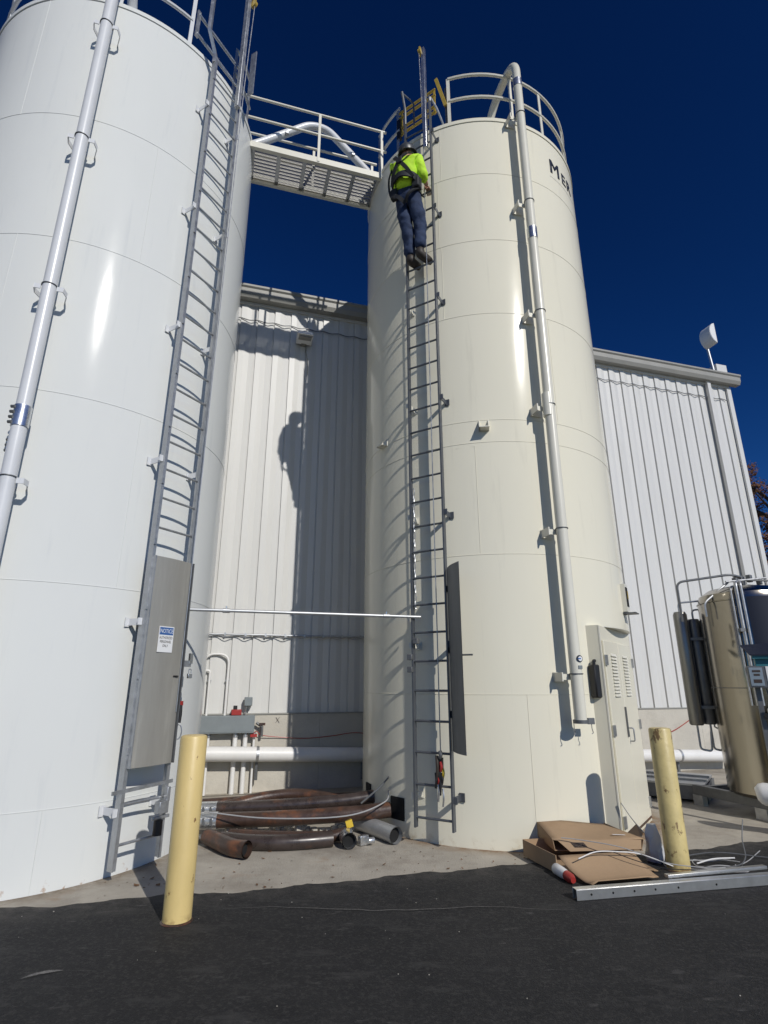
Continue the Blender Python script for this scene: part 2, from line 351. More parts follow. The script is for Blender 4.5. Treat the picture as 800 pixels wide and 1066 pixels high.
# guard rails on the silo tops
def guard(root, C, spans, posts, m):
    for a0, a1 in spans:
        for z in (TOP+.99, TOP+.52): rail_arc(C, RR-.05, z, a0, a1, .024, m, root, 'guard_rail')
    proto = None
    for a in posts:
        p = pol(C, a, RR-.05, TOP)
        MB().bar(p, p + V(0,0,1.0), .05, .012, pol((0,0), a+90, 1, 0)).build('rail_post', m, root)
guard(silo_c, CR, [(-17, 262)], [-17, 15, 34, 62, 92, 122, 152, 182, 212, 240, 262], M['creampipe'])
guard(silo_c, CR, [(-66, -46)], [-66, -47.5], M['galv'])
guard(silo_w, CL, [(46, -228)], [46, 18, -12, -42, -72, -102, -132, -162, -192, -228], M['whitepipe'])
guard(silo_w, CL, [(72, 90)], [72, 88], M['galv'])

# ladders
def ladder(root, C, pl, pr, z0, ztop_l, ztop_r, m, rungs, mrung, br_z, mbr, chan):
    pl, pr = V(pl), V(pr); e = (pr - pl).normalized(); nrm = V(e.y, -e.x, 0); w_ = (pr-pl).length
    if nrm.dot(pl - V(C[0], C[1], 0)) < 0: nrm = -nrm
    def stile(p, zt, sgn):
        mb = MB()
        if chan:
            mb.box(p + V(0,0,(z0+zt)/2), (.006, .034, (zt-z0)/2), (e, nrm, V(0,0,1)))
            mb.box(p + nrm*.030 + e*(-sgn*.016) + V(0,0,(z0+zt)/2 - .002), (.012, .0035, (zt-z0)/2-.004), (e, nrm, V(0,0,1)))
        else: mb.box(p + V(0,0,(z0+zt)/2), (.009, .030, (zt-z0)/2), (e, nrm, V(0,0,1)))
        return mb
    lad = stile(pl, ztop_l, -1).build('ladder', m, root)
    stile(pr, ztop_r, 1).build('stile', m, lad)
    rg = MB().tube([pl + e*.004, pr - e*.004], .0125, 8).build('rung', mrung, lad, org=(pl+pr)/2)
    base = (pl+pr)/2; k = 0
    for z in rungs:
        if k == 0: rg.location = base + V(0,0,z) - WL[lad.name]; WL[rg.name] = base + V(0,0,z)
        else: copy_at(rg, base + V(0,0,z), lad)
        k += 1
    for z in br_z:
        for p, s in ((pl, -1), (pr, 1)):
            q = p + V(0,0,z); ax = q - V(C[0], C[1], z); rad = ax.normalized(); depth = ax.length - RR
            mb = MB(); out = q + e*(s*.03)
            # bracket: flat arm from shell to stile plus a foot plate
            mb.bar(q - rad*(depth+.004) + e*(s*.030), q + e*(s*.012) + nrm*.012, .06, .008, V(0,0,1))
            mb.box(q + e*(s*.028) + nrm*.005, (.020, .005, .032), (e, nrm, V(0,0,1)))
            mb.box(q - rad*(depth-.005) + e*(s*.04), (.03, .005, .042), (e, rad, V(0,0,1)))
            mb.build('bracket', mbr[0] if s < 0 else mbr[1], lad)
    return lad, e, nrm
rungsR = [.262 + .305*k for k in range(31)]
ladR, eR, nR = ladder(silo_c, CR, (.325,6.262,0), (.685,6.048,0), .17, 9.75, 10.0, M['ladderdark'], rungsR, M['ladderdark'], [.45, 1.96, 3.44, 4.92, 6.42, 7.9, 9.3], (M['creampipe'], M['ladderdark']), False)
rungsL = [.27 + .305*k for k in range(31)]
ladL, eL, nL = ladder(silo_w, CL, (-2.232,5.148,0), (-2.003,5.560,0), .09, 9.45, 9.7, M['galv'], rungsL, M['galv'], [.52, 2.10, 3.72, 5.30, 6.95, 8.60], (M['whitepipe'], M['whitepipe']), True)
# walk-through extension of the white silo's ladder: stile kinks outwards, mast with pulley
pL, pR_ = V(-2.232,5.148,0), V(-2.003,5.560,0)
MB().tube(fillet([pL + V(0,0,9.35), pL - eL*.0 + V(0,0,9.5), pL - eL*.15 + nL*.02 + V(0,0,9.75), pL - eL*.15 + nL*.02 + V(0,0,10.9)], .02, 3), .030, 4).build('stile_extension', M['galv'], ladL)
mast = MB().box(pR_ - eL*.06 + nL*.05 + V(0,0,10.2), (.028, .034, 1.2), (eL, nL, V(0,0,1))).build('fall_arrest_mast', M['galv'], ladL, bevel=.004)
MB().box(pR_ + eL*.19 + V(0,0,10.0), (.008, .05, .42), (eL, nL, V(0,0,1))).build('stile_extension', M['galv'], ladL)
def pulley(c, e, root):
    mb = MB().tube([c - e*.022, c + e*.022], .055, 16); mb.box(c + V(0,0,.05), (.012, .03, .05), (e, e.cross(V(0,0,1)), V(0,0,1)))
    return mb.build('pulley', M['gateyel'], root)
pulley(pR_ + nL*.10 + V(0,0,11.1), eL, ladL)
MB().tube([pR_ + nL*.12 + V(0,0,11.05), pR_ + nL*.10 - eL*.02 + V(0,0,9.4), pR_ + nL*.07 - eL*.03 + V(0,0,1.3)], .006, 6).build('lifeline', M['galv'], ladL)
gq0, gq1 = pol(CL, 48.5, 1.72, 0), pol(CL, 76, 1.72, 0)
wg = MB().tube([gq0 + V(0,0,10.28), gq1 + V(0,0,10.28)], .022, 8).build('safety_gate', M['galv'], silo_w)
MB().tube([gq0 + V(0,0,9.92), gq1 + V(0,0,9.92)], .022, 8).build('gate_rail', M['galv'], wg)
for p in (gq0, gq1): MB().bar(p + V(0,0,9.85), p + V(0,0,10.34), .05, .02, gq1-gq0).build('gate_upright', M['galv'], wg)
# bracket tabs along the fixed fall-arrest rail on the white silo's ladder
for z in [1.0 + .62*k for k in range(14)]:
    MB().box(pL + nL*.038 + V(0,0,z), (.012, .008, .03), (eL, nL, V(0,0,1))).build('bolt_tab', M['galv'], ladL)
# cream silo mast, cable and pulley
qL, qR = V(.325,6.262,0), V(.685,6.048,0)
MB().box(qR - eR*.06 + nR*.05 + V(0,0,9.97), (.026, .034, 1.02), (eR, nR, V(0,0,1))).build('fall_arrest_mast', M['bright'], ladR, bevel=.004)
pulley(qR - eR*.10 + nR*.07 + V(0,0,10.92), eR, ladR)
MB().tube([qR - eR*.11 + nR*.10 + V(0,0,10.9), qR - eR*.09 + nR*.07 + V(0,0,9.3), qR - eR*.10 + nR*.05 + V(0,0,.9)], .006, 6).build('lifeline', M['galv'], ladR)
MB().tube(fillet([qR + V(0,0,9.9), qR + V(0,0,10.0), qR + eR*.06 - nR*.12 + V(0,0,9.85), qR + eR*.1 - nR*.3 + V(0,0,9.62)], .06), .016, 8).build('grab_bar', M['galv'], ladR)
MB().tube(fillet([qL + V(0,0,9.7), qL - eR*.0 + V(0,0,10.0), qL - eR*.05 + V(0,0,10.42)], .05), .020, 8).build('stile_extension', M['galvdark'], ladR)
MB().tube(fillet([qL - eR*.05 + V(0,0,10.40), qL + eR*.10 - nR*.1 + V(0,0,10.2), qL + eR*.10 - nR*.1 + V(0,0,9.75)], .05), .014, 8).build('grab_bar', M['galvdark'], ladR)
# yellow safety gate behind the ladder
g0, g1 = pol(CR, -47, 1.70, 0), pol(CR, -24, 1.70, 0); gd = (g1-g0).normalized()
gate = MB().tube([g0 + V(0,0,10.46), g1 + V(0,0,10.46)], .021, 8).build('safety_gate', M['gateyel'], silo_c)
for z in (10.34, 10.11, 9.99): MB().tube([g0 + V(0,0,z), g1 + V(0,0,z)], .021, 8).build('gate_rail', M['gateyel'], gate)
for p in (g0 + gd*.05, g1 - gd*.02): MB().bar(p + V(0,0,9.95), p + V(0,0,10.48), .03, .02, gd).build('gate_upright', M['gateyel'], gate)
MB().bar(g1 + gd*.02 + V(0,0,10.66), g1 + gd*.17 + V(0,0,9.98), .05, .03, gd).build('gate_spring_arm', M['gateyel'], gate)
MB().box(g0 + V(0,0,10.1), (.035,.03,.2), (gd, nR, V(0,0,1))).build('gate_hinge', M['black'], gate)
MB().bar(pol(CR,-18.3,1.69,TOP), pol(CR,-18.3,1.69,TOP+.86), .05, .02, gd).build('gate_stop_post', M['ladderdark'], gate)

# climb guards on the two ladders
mid = (pL + pR_)/2 + nL*.062
gw = .218
guardw = MB()
P0 = []
for k in range(13):
    t = -gw + 2*gw*k/12; P0.append(mid + eL*t + nL*(.022*(1-(t/gw)**2)))
for z0, z1 in ((.86, 2.72),):
    n0 = len(guardw.v)
    for p in P0: guardw.v.append(p + V(0,0,z0))
    for p in P0: guardw.v.append(p + V(0,0,z1))
    for p in P0: guardw.v.append(p - nL*.003 + V(0,0,z0))
    for p in P0: guardw.v.append(p - nL*.003 + V(0,0,z1))
    for k in range(12):
        guardw.f.append((n0+k, n0+k+1, n0+13+k+1, n0+13+k)); guardw.f.append((n0+26+k+1, n0+26+k, n0+39+k, n0+39+k+1))
        guardw.f.append((n0+13+k, n0+13+k+1, n0+39+k+1, n0+39+k)); guardw.f.append((n0+k+1, n0+k, n0+26+k, n0+26+k+1))
gd_w = guardw.build('climb_guard', M['guard'], silo_w)
gd_w['label'] = 'dull metal climb guard panel locked over the ladder'
MB().box(mid + eL*(gw+.012) - nL*.03 + V(0,0,1.79), (.006, .05, .93), (eL, nL, V(0,0,1))).build('guard_flange', M['galvdark'], gd_w)
MB().box(mid - eL*(gw+.008) - nL*.015 + V(0,0,1.79), (.005, .03, .93), (eL, nL, V(0,0,1))).build('guard_flange', M['galv'], gd_w)
MB().tube([mid + eL*.12 + nL*.02 + V(0,0,1.62), mid + eL*.175 + nL*.02 + V(0,0,1.62)], .007, 6).build('guard_handle', M['black'], gd_w)
lp = pR_ + eL*.07 + nL*.03
hasp = MB().box(lp + V(0,0,1.74), (.055, .006, .03), (eL, nL, V(0,0,1))).build('hasp', M['galv'], gd_w)
MB().box(lp + eL*.05 + nL*.0 + V(0,0,1.79), (.018, .012, .05), (eL, nL, V(0,0,1))).build('latch', M['bright'], gd_w)
lk = MB().box(lp + eL*.045 + nL*.012 + V(0,0,1.625), (.024, .011, .022), (eL, nL, V(0,0,1))).build('padlock', M['bright'], None, bevel=.003)
tag(lk, 'small steel padlock hanging from the white silo ladder guard', 'padlock')
MB().tube(fillet([lp + eL*.030 + nL*.012 + V(0,0,1.645), lp + eL*.030 + nL*.012 + V(0,0,1.69), lp + eL*.060 + nL*.012 + V(0,0,1.69), lp + eL*.060 + nL*.012 + V(0,0,1.645)], .02), .004, 6).build('shackle', M['bright'], lk)
# the notice sign: two inches of print on a white plate
def text_mesh(s, size, name, m, xf, parent, ext=0.0, sx=1.0, bold=0.0):
    cu = bpy.data.curves.new(name, 'FONT'); cu.body = s; cu.size = size; cu.space_character = 1.0 + (.18 if bold else 0); cu.align_x = 'CENTER'; cu.align_y = 'CENTER'; cu.extrude = ext; cu.bevel_depth = bold; cu.bevel_resolution = 0
    t = bpy.data.objects.new(name, cu); col.objects.link(t); dg = bpy.context.evaluated_depsgraph_get(); dg.update()
    me = bpy.data.meshes.new_from_object(t.evaluated_get(dg)); bpy.data.objects.remove(t); bpy.data.curves.remove(cu)
    pts = [xf(v.co.x*sx, v.co.y, v.co.z) for v in me.vertices]; c = sum(pts, V(0,0,0))/len(pts)
    for v, p in zip(me.vertices, pts): v.co = p - c
    me.materials.clear(); me.materials.append(m)
    return link(name, me, c, parent)
sc_ = mid - eL*.022 + nL*.026; sz = 1.95
sign = MB().box(sc_ + V(0,0,sz), (.085, .0015, .118), (eL, nL, V(0,0,1))).build('notice_sign', M['white_pl'], gd_w)
sign['label'] = 'white and blue notice sign'
MB().box(sc_ + nL*.0022 + V(0,0,sz+.075), (.077, .0008, .034), (eL, nL, V(0,0,1))).build('sign_header', M['signblue'], None).parent = None
hd = bpy.data.objects[[o.name for o in col.objects if o.name.startswith('sign_header')][0]]
hd.location = WL[hd.name] - WL[gd_w.name]; hd.parent = gd_w
def sx(dz): return lambda x, y, z: sc_ + eL*x + nL*(.0034 + z) + V(0,0,sz + dz + y)
text_mesh('NOTICE', .052, 'sign_lettering', M['white_pl'], sx(.074), gd_w, sx=.78)
for i, t in enumerate(('AUTHORIZED', 'PERSONNEL', 'ONLY')): text_mesh(t, .033, 'sign_lettering', M['ink'], sx(.014 - .037*i), gd_w, sx=.72)
# carabiner lanyard on the white silo's ladder
cb = pR_ + eL*.03 + nL*.06
lan = MB().tube(smooth_path([cb + V(0,0,1.36), cb + V(.004,0,1.28), cb + V(0,0,1.20)], 6), .016, 8).build('lanyard_clip', M['black'])
tag(lan, 'black lanyard with red tab and steel hook on white silo ladder', 'lanyard')
MB().box(cb + V(0,0,1.375), (.018,.01,.02)).build('tab', M['red'], lan)
MB().tube([cb + V(.028*math.cos(a), .01*math.cos(a), 1.12 + .065*math.sin(a)) for a in [k*math.pi/8 for k in range(16)]], .006, 6, closed=True).build('hook', M['galv'], lan)
# small equipment on the foot of that ladder
sh = pR_ + nL*.05 - eL*.06
tk = MB().box(sh + V(0,0,.50), (.05, .035, .05), (eL, nL, V(0,0,1))).box(sh + eL*.05 + V(0,0,.60), (.018, .02, .06), (eL, nL, V(0,0,1))).box(sh + V(0,0,.42), (.09, .012, .014), (eL, nL, V(0,0,1))).build('cable_tensioner', M['galv'], ladL, bevel=.006)
MB().tube([sh - eL*.02 + V(0,0,.40), sh - eL*.02 + V(0,0,.28)], .038, 12).build('counterweight', M['boot'], ladL)
MB().bar(pL - eL*.10 + nL*.03 + V(0,0,.68), pR_ + eL*.05 + nL*.03 + V(0,0,.70), .030, .012, V(0,0,1)).build('clamp_bar', M['galv'], ladL)
# cream ladder's guard: swung open, seen nearly edge-on
hp = qR + eR*.02; gdir = (nR*.73 + eR*.68).normalized(); gnn = V(gdir.y, -gdir.x, 0)
gc = MB(); nn_ = 12; gl = .38
P0 = [hp + gdir*(gl*k/nn_) + gnn*(.02*math.sin(math.pi*k/nn_)) for k in range(nn_+1)]
i0 = 0
for z in (.90, 2.78):
    for p in P0: gc.v.append(p + V(0,0,z))
for z in (.90, 2.78):
    for p in P0: gc.v.append(p + gnn*.004 + V(0,0,z))
k1 = nn_+1
for k in range(nn_):
    gc.f += [(k, k+1, k1+k+1, k1+k), (2*k1+k+1, 2*k1+k, 3*k1+k, 3*k1+k+1), (k1+k, k1+k+1, 3*k1+k+1, 3*k1+k), (k+1, k, 2*k1+k, 2*k1+k+1)]
gd_c = gc.build('climb_guard', M['guardgrey'], silo_c); gd_c['label'] = 'open dark grey climb guard panel'
for z in (.92, 2.76): MB().bar(hp + V(0,0,z), hp + gdir*gl + V(0,0,z), .03, .006, V(0,0,1)).build('guard_flange', M['galvdark'], gd_c)
for z in (1.25, 1.9, 2.55): MB().box(hp - gdir*.01 + V(0,0,z), (.03, .012, .035), (eR, nR, V(0,0,1))).build('hinge', M['black'], gd_c)
MB().tube([hp + gdir*.3 + gnn*.0 + V(0,0,1.83), hp + gdir*.3 + eR*.14 + V(0,0,1.83)], .009, 6).build('guard_handle', M['galvdark'], gd_c)

# fill pipes down the shells
def pipe_bracket(root, C, a, z, R0, r, m, hexed):
    p = pol(C, a, R0, z); rad = pol((0,0), a, 1, 0); tan = pol((0,0), a+90, 1, 0); mb = MB()
    if hexed:
        for s in (-1, 1):
            q = [p + tan*(s*(r+.005)) + rad*.02, p + tan*(s*(r+.06)) + rad*.02 , p + tan*(s*(r+.075)) - rad*.06, p + tan*(s*(r+.03)) - rad*(R0-RR+.003)]
            mb = MB()
            for i in range(3): mb.bar(q[i] + V(0,0,0), q[i+1], .05, .008, V(0,0,1))
            mb.build('bracket', m, root)
    else:
        mb.box(p - tan*.09 - rad*.055, (.065, .006, .03), (tan, rad, V(0,0,1)))
        mb.box(p - tan*.15 - rad*.1, (.006, .085, .045), (tan, rad, V(0,0,1)))
        mb.box(p - tan*.09 - rad*(R0-RR-.006), (.07, .006, .05), (tan, rad, V(0,0,1)))
    if not hexed: mb.build('bracket', m, root)
    MB().tube(arc_pts((p.x, p.y), r+.004, z+.03, 0, 360, 24)[:-1], .006, 6, closed=True).build('u_bolt', M['galvdark'], root)
aR, RP = 14.7, 1.95
fp = MB().tube(fillet([pol(CR,aR,RP,1.20), pol(CR,aR,RP,10.62), pol(CR,aR-2,1.35,10.55), pol(CR,4,.86,9.62)], .30, 10), .062, 20).build('fill_pipe', M['creampipe'], silo_c)
for z in (9.45, 7.83, 6.05, 4.72, 3.18, 1.62): pipe_bracket(fp, CR, aR, z, RP, .062, M['creampipe'], False)
for z0, z1 in ((10.02, 10.16), (7.22, 7.40)): MB().tube([pol(CR,aR,RP,z0), pol(CR,aR,RP,z1)], .068, 20).build('coupling', M['bright'], fp)
cap = MB().tube([pol(CR,aR,RP,1.205), pol(CR,aR,RP,1.17)], .078, 20).build('pipe_cap', M['galvdark'], fp)
MB().box(pol(CR,aR+3.5,RP,1.19), (.035,.012,.03), (pol((0,0),aR+90,1,0), pol((0,0),aR,1,0), V(0,0,1))).build('cap_lever', M['galvdark'], fp)
for s in (-2.4, 3.6): MB().tube(smooth_path([pol(CR,aR+s,RP,1.17), pol(CR,aR+s,RP,1.12), pol(CR,aR+s+.3,RP,1.08), pol(CR,aR+s-.2,RP,1.07)], 4), .004, 5).build('cap_chain', M['galvdark'], fp)
MB().tube(fillet([pol(CR,aR-.6,RP,4.6), pol(CR,aR-.6,RP,4.9)], .1), .0635, 12).build('coupling', M['creampipe'], fp)
aL_ = 17.3
fl = MB().tube([pol(CL,aL_,RP,1.2), pol(CL,aL_,RP,9.6), pol(CL,aL_,RP,10.4)], .064, 20).build('fill_pipe', M['whitepipe'], silo_w)
MB().tube(fillet([pol(CL,aL_,RP,10.4), pol(CL,aL_,RP,10.75), pol(CL,aL_,1.3,10.6), pol(CL,aL_,.8,9.7)], .3, 10), .064, 20).build('pipe_bend', M['whitepipe'], fl)
for z in (8.85, 7.10, 5.19, 3.22): pipe_bracket(fl, CL, aL_, z, RP, .064, M['whitepipe'], True)
c1 = MB().tube([pol(CL,aL_,RP,3.72), pol(CL,aL_,RP,3.92)], .072, 20).build('coupling', M['bright'], fl)
for k in range(4):
    p = pol(CL, aL_-1.9, RP+.045, 3.745 + .05*k)
    MB().tube([p - V(.016,.0,0), p + V(.016,0,0)], .015, 8).build('clamp_bolt', M['galvdark'], c1)
for k in range(3):
    p = pol(CL, aL_-2.1, RP-.02, 3.50 + .05*k)
    MB().tube([p - V(.012,.0,0), p + V(.012,0,0)], .014, 8).build('clamp_bolt', M['galvdark'], c1)

# welded lugs on the cream silo
def lug(a, z, w_, h_, d_):
    p = pol(CR, a, RR-.003, z); rad = pol((0,0),a,1,0); tan = pol((0,0),a+90,1,0); mb = MB()
    mb.prism([p - tan*w_ + V(0,0,-h_), p - tan*w_ + V(0,0,h_), p - tan*w_ + rad*d_ + V(0,0,-h_)], tan*.012)
    mb.prism([p + tan*w_ + V(0,0,-h_), p + tan*w_ + V(0,0,h_), p + tan*w_ + rad*d_ + V(0,0,-h_)], tan*.012)
    mb.box(p + rad*(d_/2) - V(0,0,h_-.006), (w_-.002, d_/2-.002, .006), (tan, rad, V(0,0,1)))
    mb.build('lifting_lug', M['creampipe'], silo_c)
lug(-9.3, 4.55, .055, .075, .13); lug(-57, 4.66, .06, .055, .10)
# level window box at the right flank
def cbox(a, z, off, h, m, name, parent):
    return MB().box(pol(CR,a,RR+off,z), h, (pol((0,0),a+90,1,0), pol((0,0),a,1,0), V(0,0,1))).build(name, m, parent)
wb = cbox(56, 2.56, .02, (.085, .03, .17), M['creampipe'], 'sight_window', silo_c)
cbox(56, 2.575, .0515, (.058, .002, .12), M['hole'], 'window_opening', wb); cbox(56, 2.372, .07, (.10, .075, .006), M['galvdark'], 'window_ledge', wb)
cbox(56.9, 2.60, .056, (.014, .004, .05), M['gateyel'], 'window_gauge', wb)
# service cabinet let into the skirt
def dpt(t, d, z): return V(CR[0], CR[1], 0) + DN*d + DE*t + V(0,0,z)
cab = MB()
zb = .0
cab.quad(dpt(DOOR_T1, DOOR_D, zb), dpt(DOOR_T2+.08, DOOR_D, zb), dpt(DOOR_T2+.08, DOOR_D, DOOR_Z), dpt(DOOR_T1, DOOR_D, DOOR_Z))
cab.quad(dpt(DOOR_T1, DOOR_D-.32, zb), dpt(DOOR_T1, DOOR_D, zb), dpt(DOOR_T1, DOOR_D, DOOR_Z), dpt(DOOR_T1, DOOR_D-.32, DOOR_Z))
cab.quad(dpt(DOOR_T1, DOOR_D-.32, DOOR_Z), dpt(DOOR_T1, DOOR_D, DOOR_Z), dpt(-.55, DOOR_D, DOOR_Z), dpt(-.55, DOOR_D-.32, DOOR_Z))
cabo = cab.build('service_cabinet', M['cream'], silo_c, smooth=False); cabo['label'] = 'flat service cabinet with louvred double door'
h_ = math.degrees(math.acos(DOOR_D/RR))
seg = arc_pts(CR, RR, DOOR_Z, DOOR_A-h_, DOOR_A+h_, 24)
MB().prism(seg, V(0,0,.012)).build('overhang_plate', M['creampipe'], cabo, smooth=False)
MB().bar(dpt(DOOR_T1+.012, DOOR_D+.006, .04), dpt(DOOR_T1+.012, DOOR_D+.006, DOOR_Z-.004), .03, .012, DE).build('corner_frame', M['creampipe'], cabo)
for t0, t1 in ((-.80, -.16), (-.15, .49)):
    door = MB().box(dpt((t0+t1)/2, DOOR_D+.012, 1.04), ((t1-t0)/2, .010, .97), (DE, DN, V(0,0,1))).build('door', M['cream'], cabo, bevel=.004)
    tm = t0 + .36 if t0 < -.5 else t1 - .38
    for k in range(13):
        zz = 1.42 + .036*k
        MB().prism([dpt(tm-.12, DOOR_D+.0225, zz), dpt(tm-.12, DOOR_D+.040, zz-.004), dpt(tm-.12, DOOR_D+.0225, zz+.026)], DE*.24).build('louvre', M['creampipe'], door, smooth=False)
    th_ = t0 + .015 if t0 < -.5 else t1 - .015
    for z in (.22, 1.08, 1.80):
        MB().box(dpt(th_, DOOR_D+.03, z), (.022, .012, .055), (DE, DN, V(0,0,1))).build('hinge', M['galv'], door)
MB().bar(dpt(-.20, DOOR_D+.035, .98), dpt(-.20, DOOR_D+.035, 1.30), .022, .014, DE).build('door_latch', M['galvdark'], cabo)
MB().tube(fillet([dpt(-.12, DOOR_D+.02, 1.07), dpt(-.12, DOOR_D+.075, 1.07), dpt(-.12, DOOR_D+.075, .93), dpt(-.12, DOOR_D+.02, .93)], .02), .008, 8).build('door_handle', M['galv'], cabo)
MB().box(dpt(-.155, DOOR_D+.012, .06), (.64, .014, .012), (DE, DN, V(0,0,1))).build('door_sill', M['rustpipe'], cabo)
# black level gauge case and stickers on the shell near the pipe foot
lg = cbox(25.0, 1.58, .055, (.042, .045, .17), M['black'], 'gauge_case', silo_c); lg.modifiers.new('b', 'BEVEL').width = .012
MB().tube(fillet([pol(CR,25,RR+.06,1.74), pol(CR,25,RR+.06,1.79), pol(CR,25.6,RR+.06,1.79)], .02), .018, 8).build('gauge_hook', M['black'], lg)
def sticker(a, z, w_, h_, m, name):
    mb = MB(); n = 6; da = math.degrees(w_/RR)
    for k in range(n+1):
        aa = a - da + 2*da*k/n
        mb.v += [pol(CR, aa, RR+.0015, z-h_), pol(CR, aa, RR+.0015, z+h_)]
    for k in range(n): mb.f.append((2*k, 2*k+2, 2*k+3, 2*k+1))
    return mb.build(name, m, silo_c, smooth=False)
for a, z, w_, h_, m in ((20.0, 1.53, .035, .09, 'white_pl'), (20.3, 1.36, .03, .06, 'white_pl'), (19.6, 1.28, .035, .025, 'white_pl')): sticker(a, z, w_, h_, M[m], 'paper_label')
# round emblem and grey plate on the pipe foot
rad = pol((0,0), aR+4, 1, 0); tan = pol((0,0), aR+94, 1, 0); pc = pol(CR, aR+.45, RP+.0655, 1.80)
em = MB().tube([pc - rad*.002, pc + rad*.001], .036, 20).build('round_sticker', M['inkblue'], fp)
MB().tube([pc + rad*.0012 + tan*.006, pc + rad*.0022 + tan*.006], .024, 18).build('round_sticker', M['white_pl'], em)
MB().box(pc + rad*.0026 - tan*.004, (.018, .0006, .006), (tan, rad, V(0,0,1))).build('sticker_band', M['signblue'], em)
MB().box(pol(CR, aR+.45, RP+.064, 1.715), (.024, .002, .017), (tan, rad, V(0,0,1))).build('rating_plate', M['greybox'], fp)
# lettering high on the shell, wrapping out of sight round the flank
def wrap(a0, z0): return lambda x, y, z: pol(CR, a0 + math.degrees(x/RR), RR + .002 + z, z0 + y)
text_mesh('M', .36, 'shell_lettering', M['inkblue'], wrap(38.2, 9.0), silo_c, sx=.92, bold=.008)
text_mesh('ER', .29, 'shell_lettering', M['inkblue'], wrap(49.4, 8.975), silo_c, sx=.98, bold=.005)
sticker(45.5, 8.80, .36, .004, M['trim'], 'lettering_underline')
# two rectangular pipe openings at the base
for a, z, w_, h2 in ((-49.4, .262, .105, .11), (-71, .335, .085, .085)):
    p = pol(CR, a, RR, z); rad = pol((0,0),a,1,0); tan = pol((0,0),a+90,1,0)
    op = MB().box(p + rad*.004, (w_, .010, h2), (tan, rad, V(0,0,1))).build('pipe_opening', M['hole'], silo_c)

# hanging fall-arrest gear on the cream silo's ladder
hg = qR - eR*.10 + nR*.06
gear = MB().box(hg + V(0,0,.78), (.025, .02, .06), (eR, nR, V(0,0,1))).build('rope_grab', M['black']); tag(gear, 'tangle of coloured fall-arrest clips hanging on the cream silo ladder', 'climbing gear')
for dx, z0, z1, r, m in ((-.03, .86, .60, .016, 'boot'), (.015, .80, .72, .018, 'red'), (.035, .74, .66, .014, 'yellowp'), (.02, .70, .60, .016, 'black'), (-.015, .66, .60, .014, 'red'), (-.02, .62, .44, .010, 'galv'), (.03, .56, .40, .009, 'galv'), (0, .72, .50, .014, 'strap'), (-.045, .70, .56, .012, 'black'), (.01, .90, .84, .02, 'galvdark')):
    MB().tube(smooth_path([hg + eR*dx + nR*.02 + V(0,0,z0), hg + eR*(dx+.012) + nR*.035 + V(0,0,(z0+z1)/2), hg + eR*(dx-.004) + nR*.02 + V(0,0,z1)], 5), r, 8).build('clip', M[m], gear)
for z, dx in ((2.0, .05), (1.70, -.022), (1.83, -.022)):
    MB().box(qL + eR*dx + nR*.03 + V(0,0,z), (.03, .03, .03), (eR, nR, V(0,0,1))).build('ladder_clamp', M['galvdark'], ladR, bevel=.005)
for k in range(16):
    p = qL + eR*.035 - nR*.0 + V(0,0,2.4+.09*k)
    MB().tube([p + eR*(.012*math.cos(j*math.pi/4)) + V(0,0,.05*math.sin(j*math.pi/4)) if k % 2 else p + nR*(.012*math.cos(j*math.pi/4)) + V(0,0,.05*math.sin(j*math.pi/4)) for j in range(8)], .005, 5, closed=True).build('chain_link', M['galv'], ladR)

# ------------------------------------------------------------------ walkway between the silos
def wk(s, off, z): return V(CR[0], CR[1], 0) + WD*s + WN*off + V(0,0,z)
WZ = 9.50
S0, S1 = -3.90, -1.62
walk = empty('walkway', wk((S0+S1)/2, .13, WZ-.1), 'perforated steel walkway with railings bridging the two silo tops', 'walkway')
for off, nm in ((.44, 'near'), (-.18, 'far')):
    MB().box(wk((S0+S1)/2, off, WZ-.055), ((S1-S0)/2, .012, .055 if off > 0 else .085), (WD, WN, V(0,0,1))).box(wk((S0+S1)/2, off + (-.03 if off > 0 else .03), WZ-(.105 if off > 0 else .137)), ((S1-S0)/2, .018, .005), (WD, WN, V(0,0,1))).build('beam', M['creampipe'], walk)
for k in range(6):
    s = S0 + .14 + (S1-S0-.28)*k/5
    MB().box(wk(s, .13, WZ-.075), (.028, .29, .022), (WD, WN, V(0,0,1))).build('cross_member', M['galv'], walk)
# grating planks: serrated strips with real slots
pl = MB(); step = .034; npl = 9; pw = .56/npl; ln = S1-S0
nS = int(ln/.022)
for k in range(nS):
    s0 = S0 + ln*k/nS; ds = ln/nS
    for y in range(3):
        pass
proto = None
for j in range(npl):
    mb = MB(); off0 = -.15 + pw*j
    for k in range(nS):
        s0 = S0 + ln*k/nS; ds = ln/nS
        mb.quad(wk(s0, off0+.004, WZ-.03), wk(s0+ds*.34, off0+.004, WZ-.03), wk(s0+ds*.34, off0+pw-.004, WZ-.03), wk(s0, off0+pw-.004, WZ-.03))
    mb.quad(wk(S0, off0+.002, WZ-.026), wk(S1, off0+.002, WZ-.026), wk(S1, off0+.012, WZ-.026), wk(S0, off0+.012, WZ-.026))
    mb.quad(wk(S0, off0+pw*.5-.006, WZ-.026), wk(S1, off0+pw*.5-.006, WZ-.026), wk(S1, off0+pw*.5+.006, WZ-.026), wk(S0, off0+pw*.5+.006, WZ-.026))
    mb.box(wk((S0+S1)/2, off0+.003, WZ-.045), (ln/2, .002, .018), (WD, WN, V(0,0,1)))
    mb.build('grating_plank', M['grating'], walk, smooth=False)
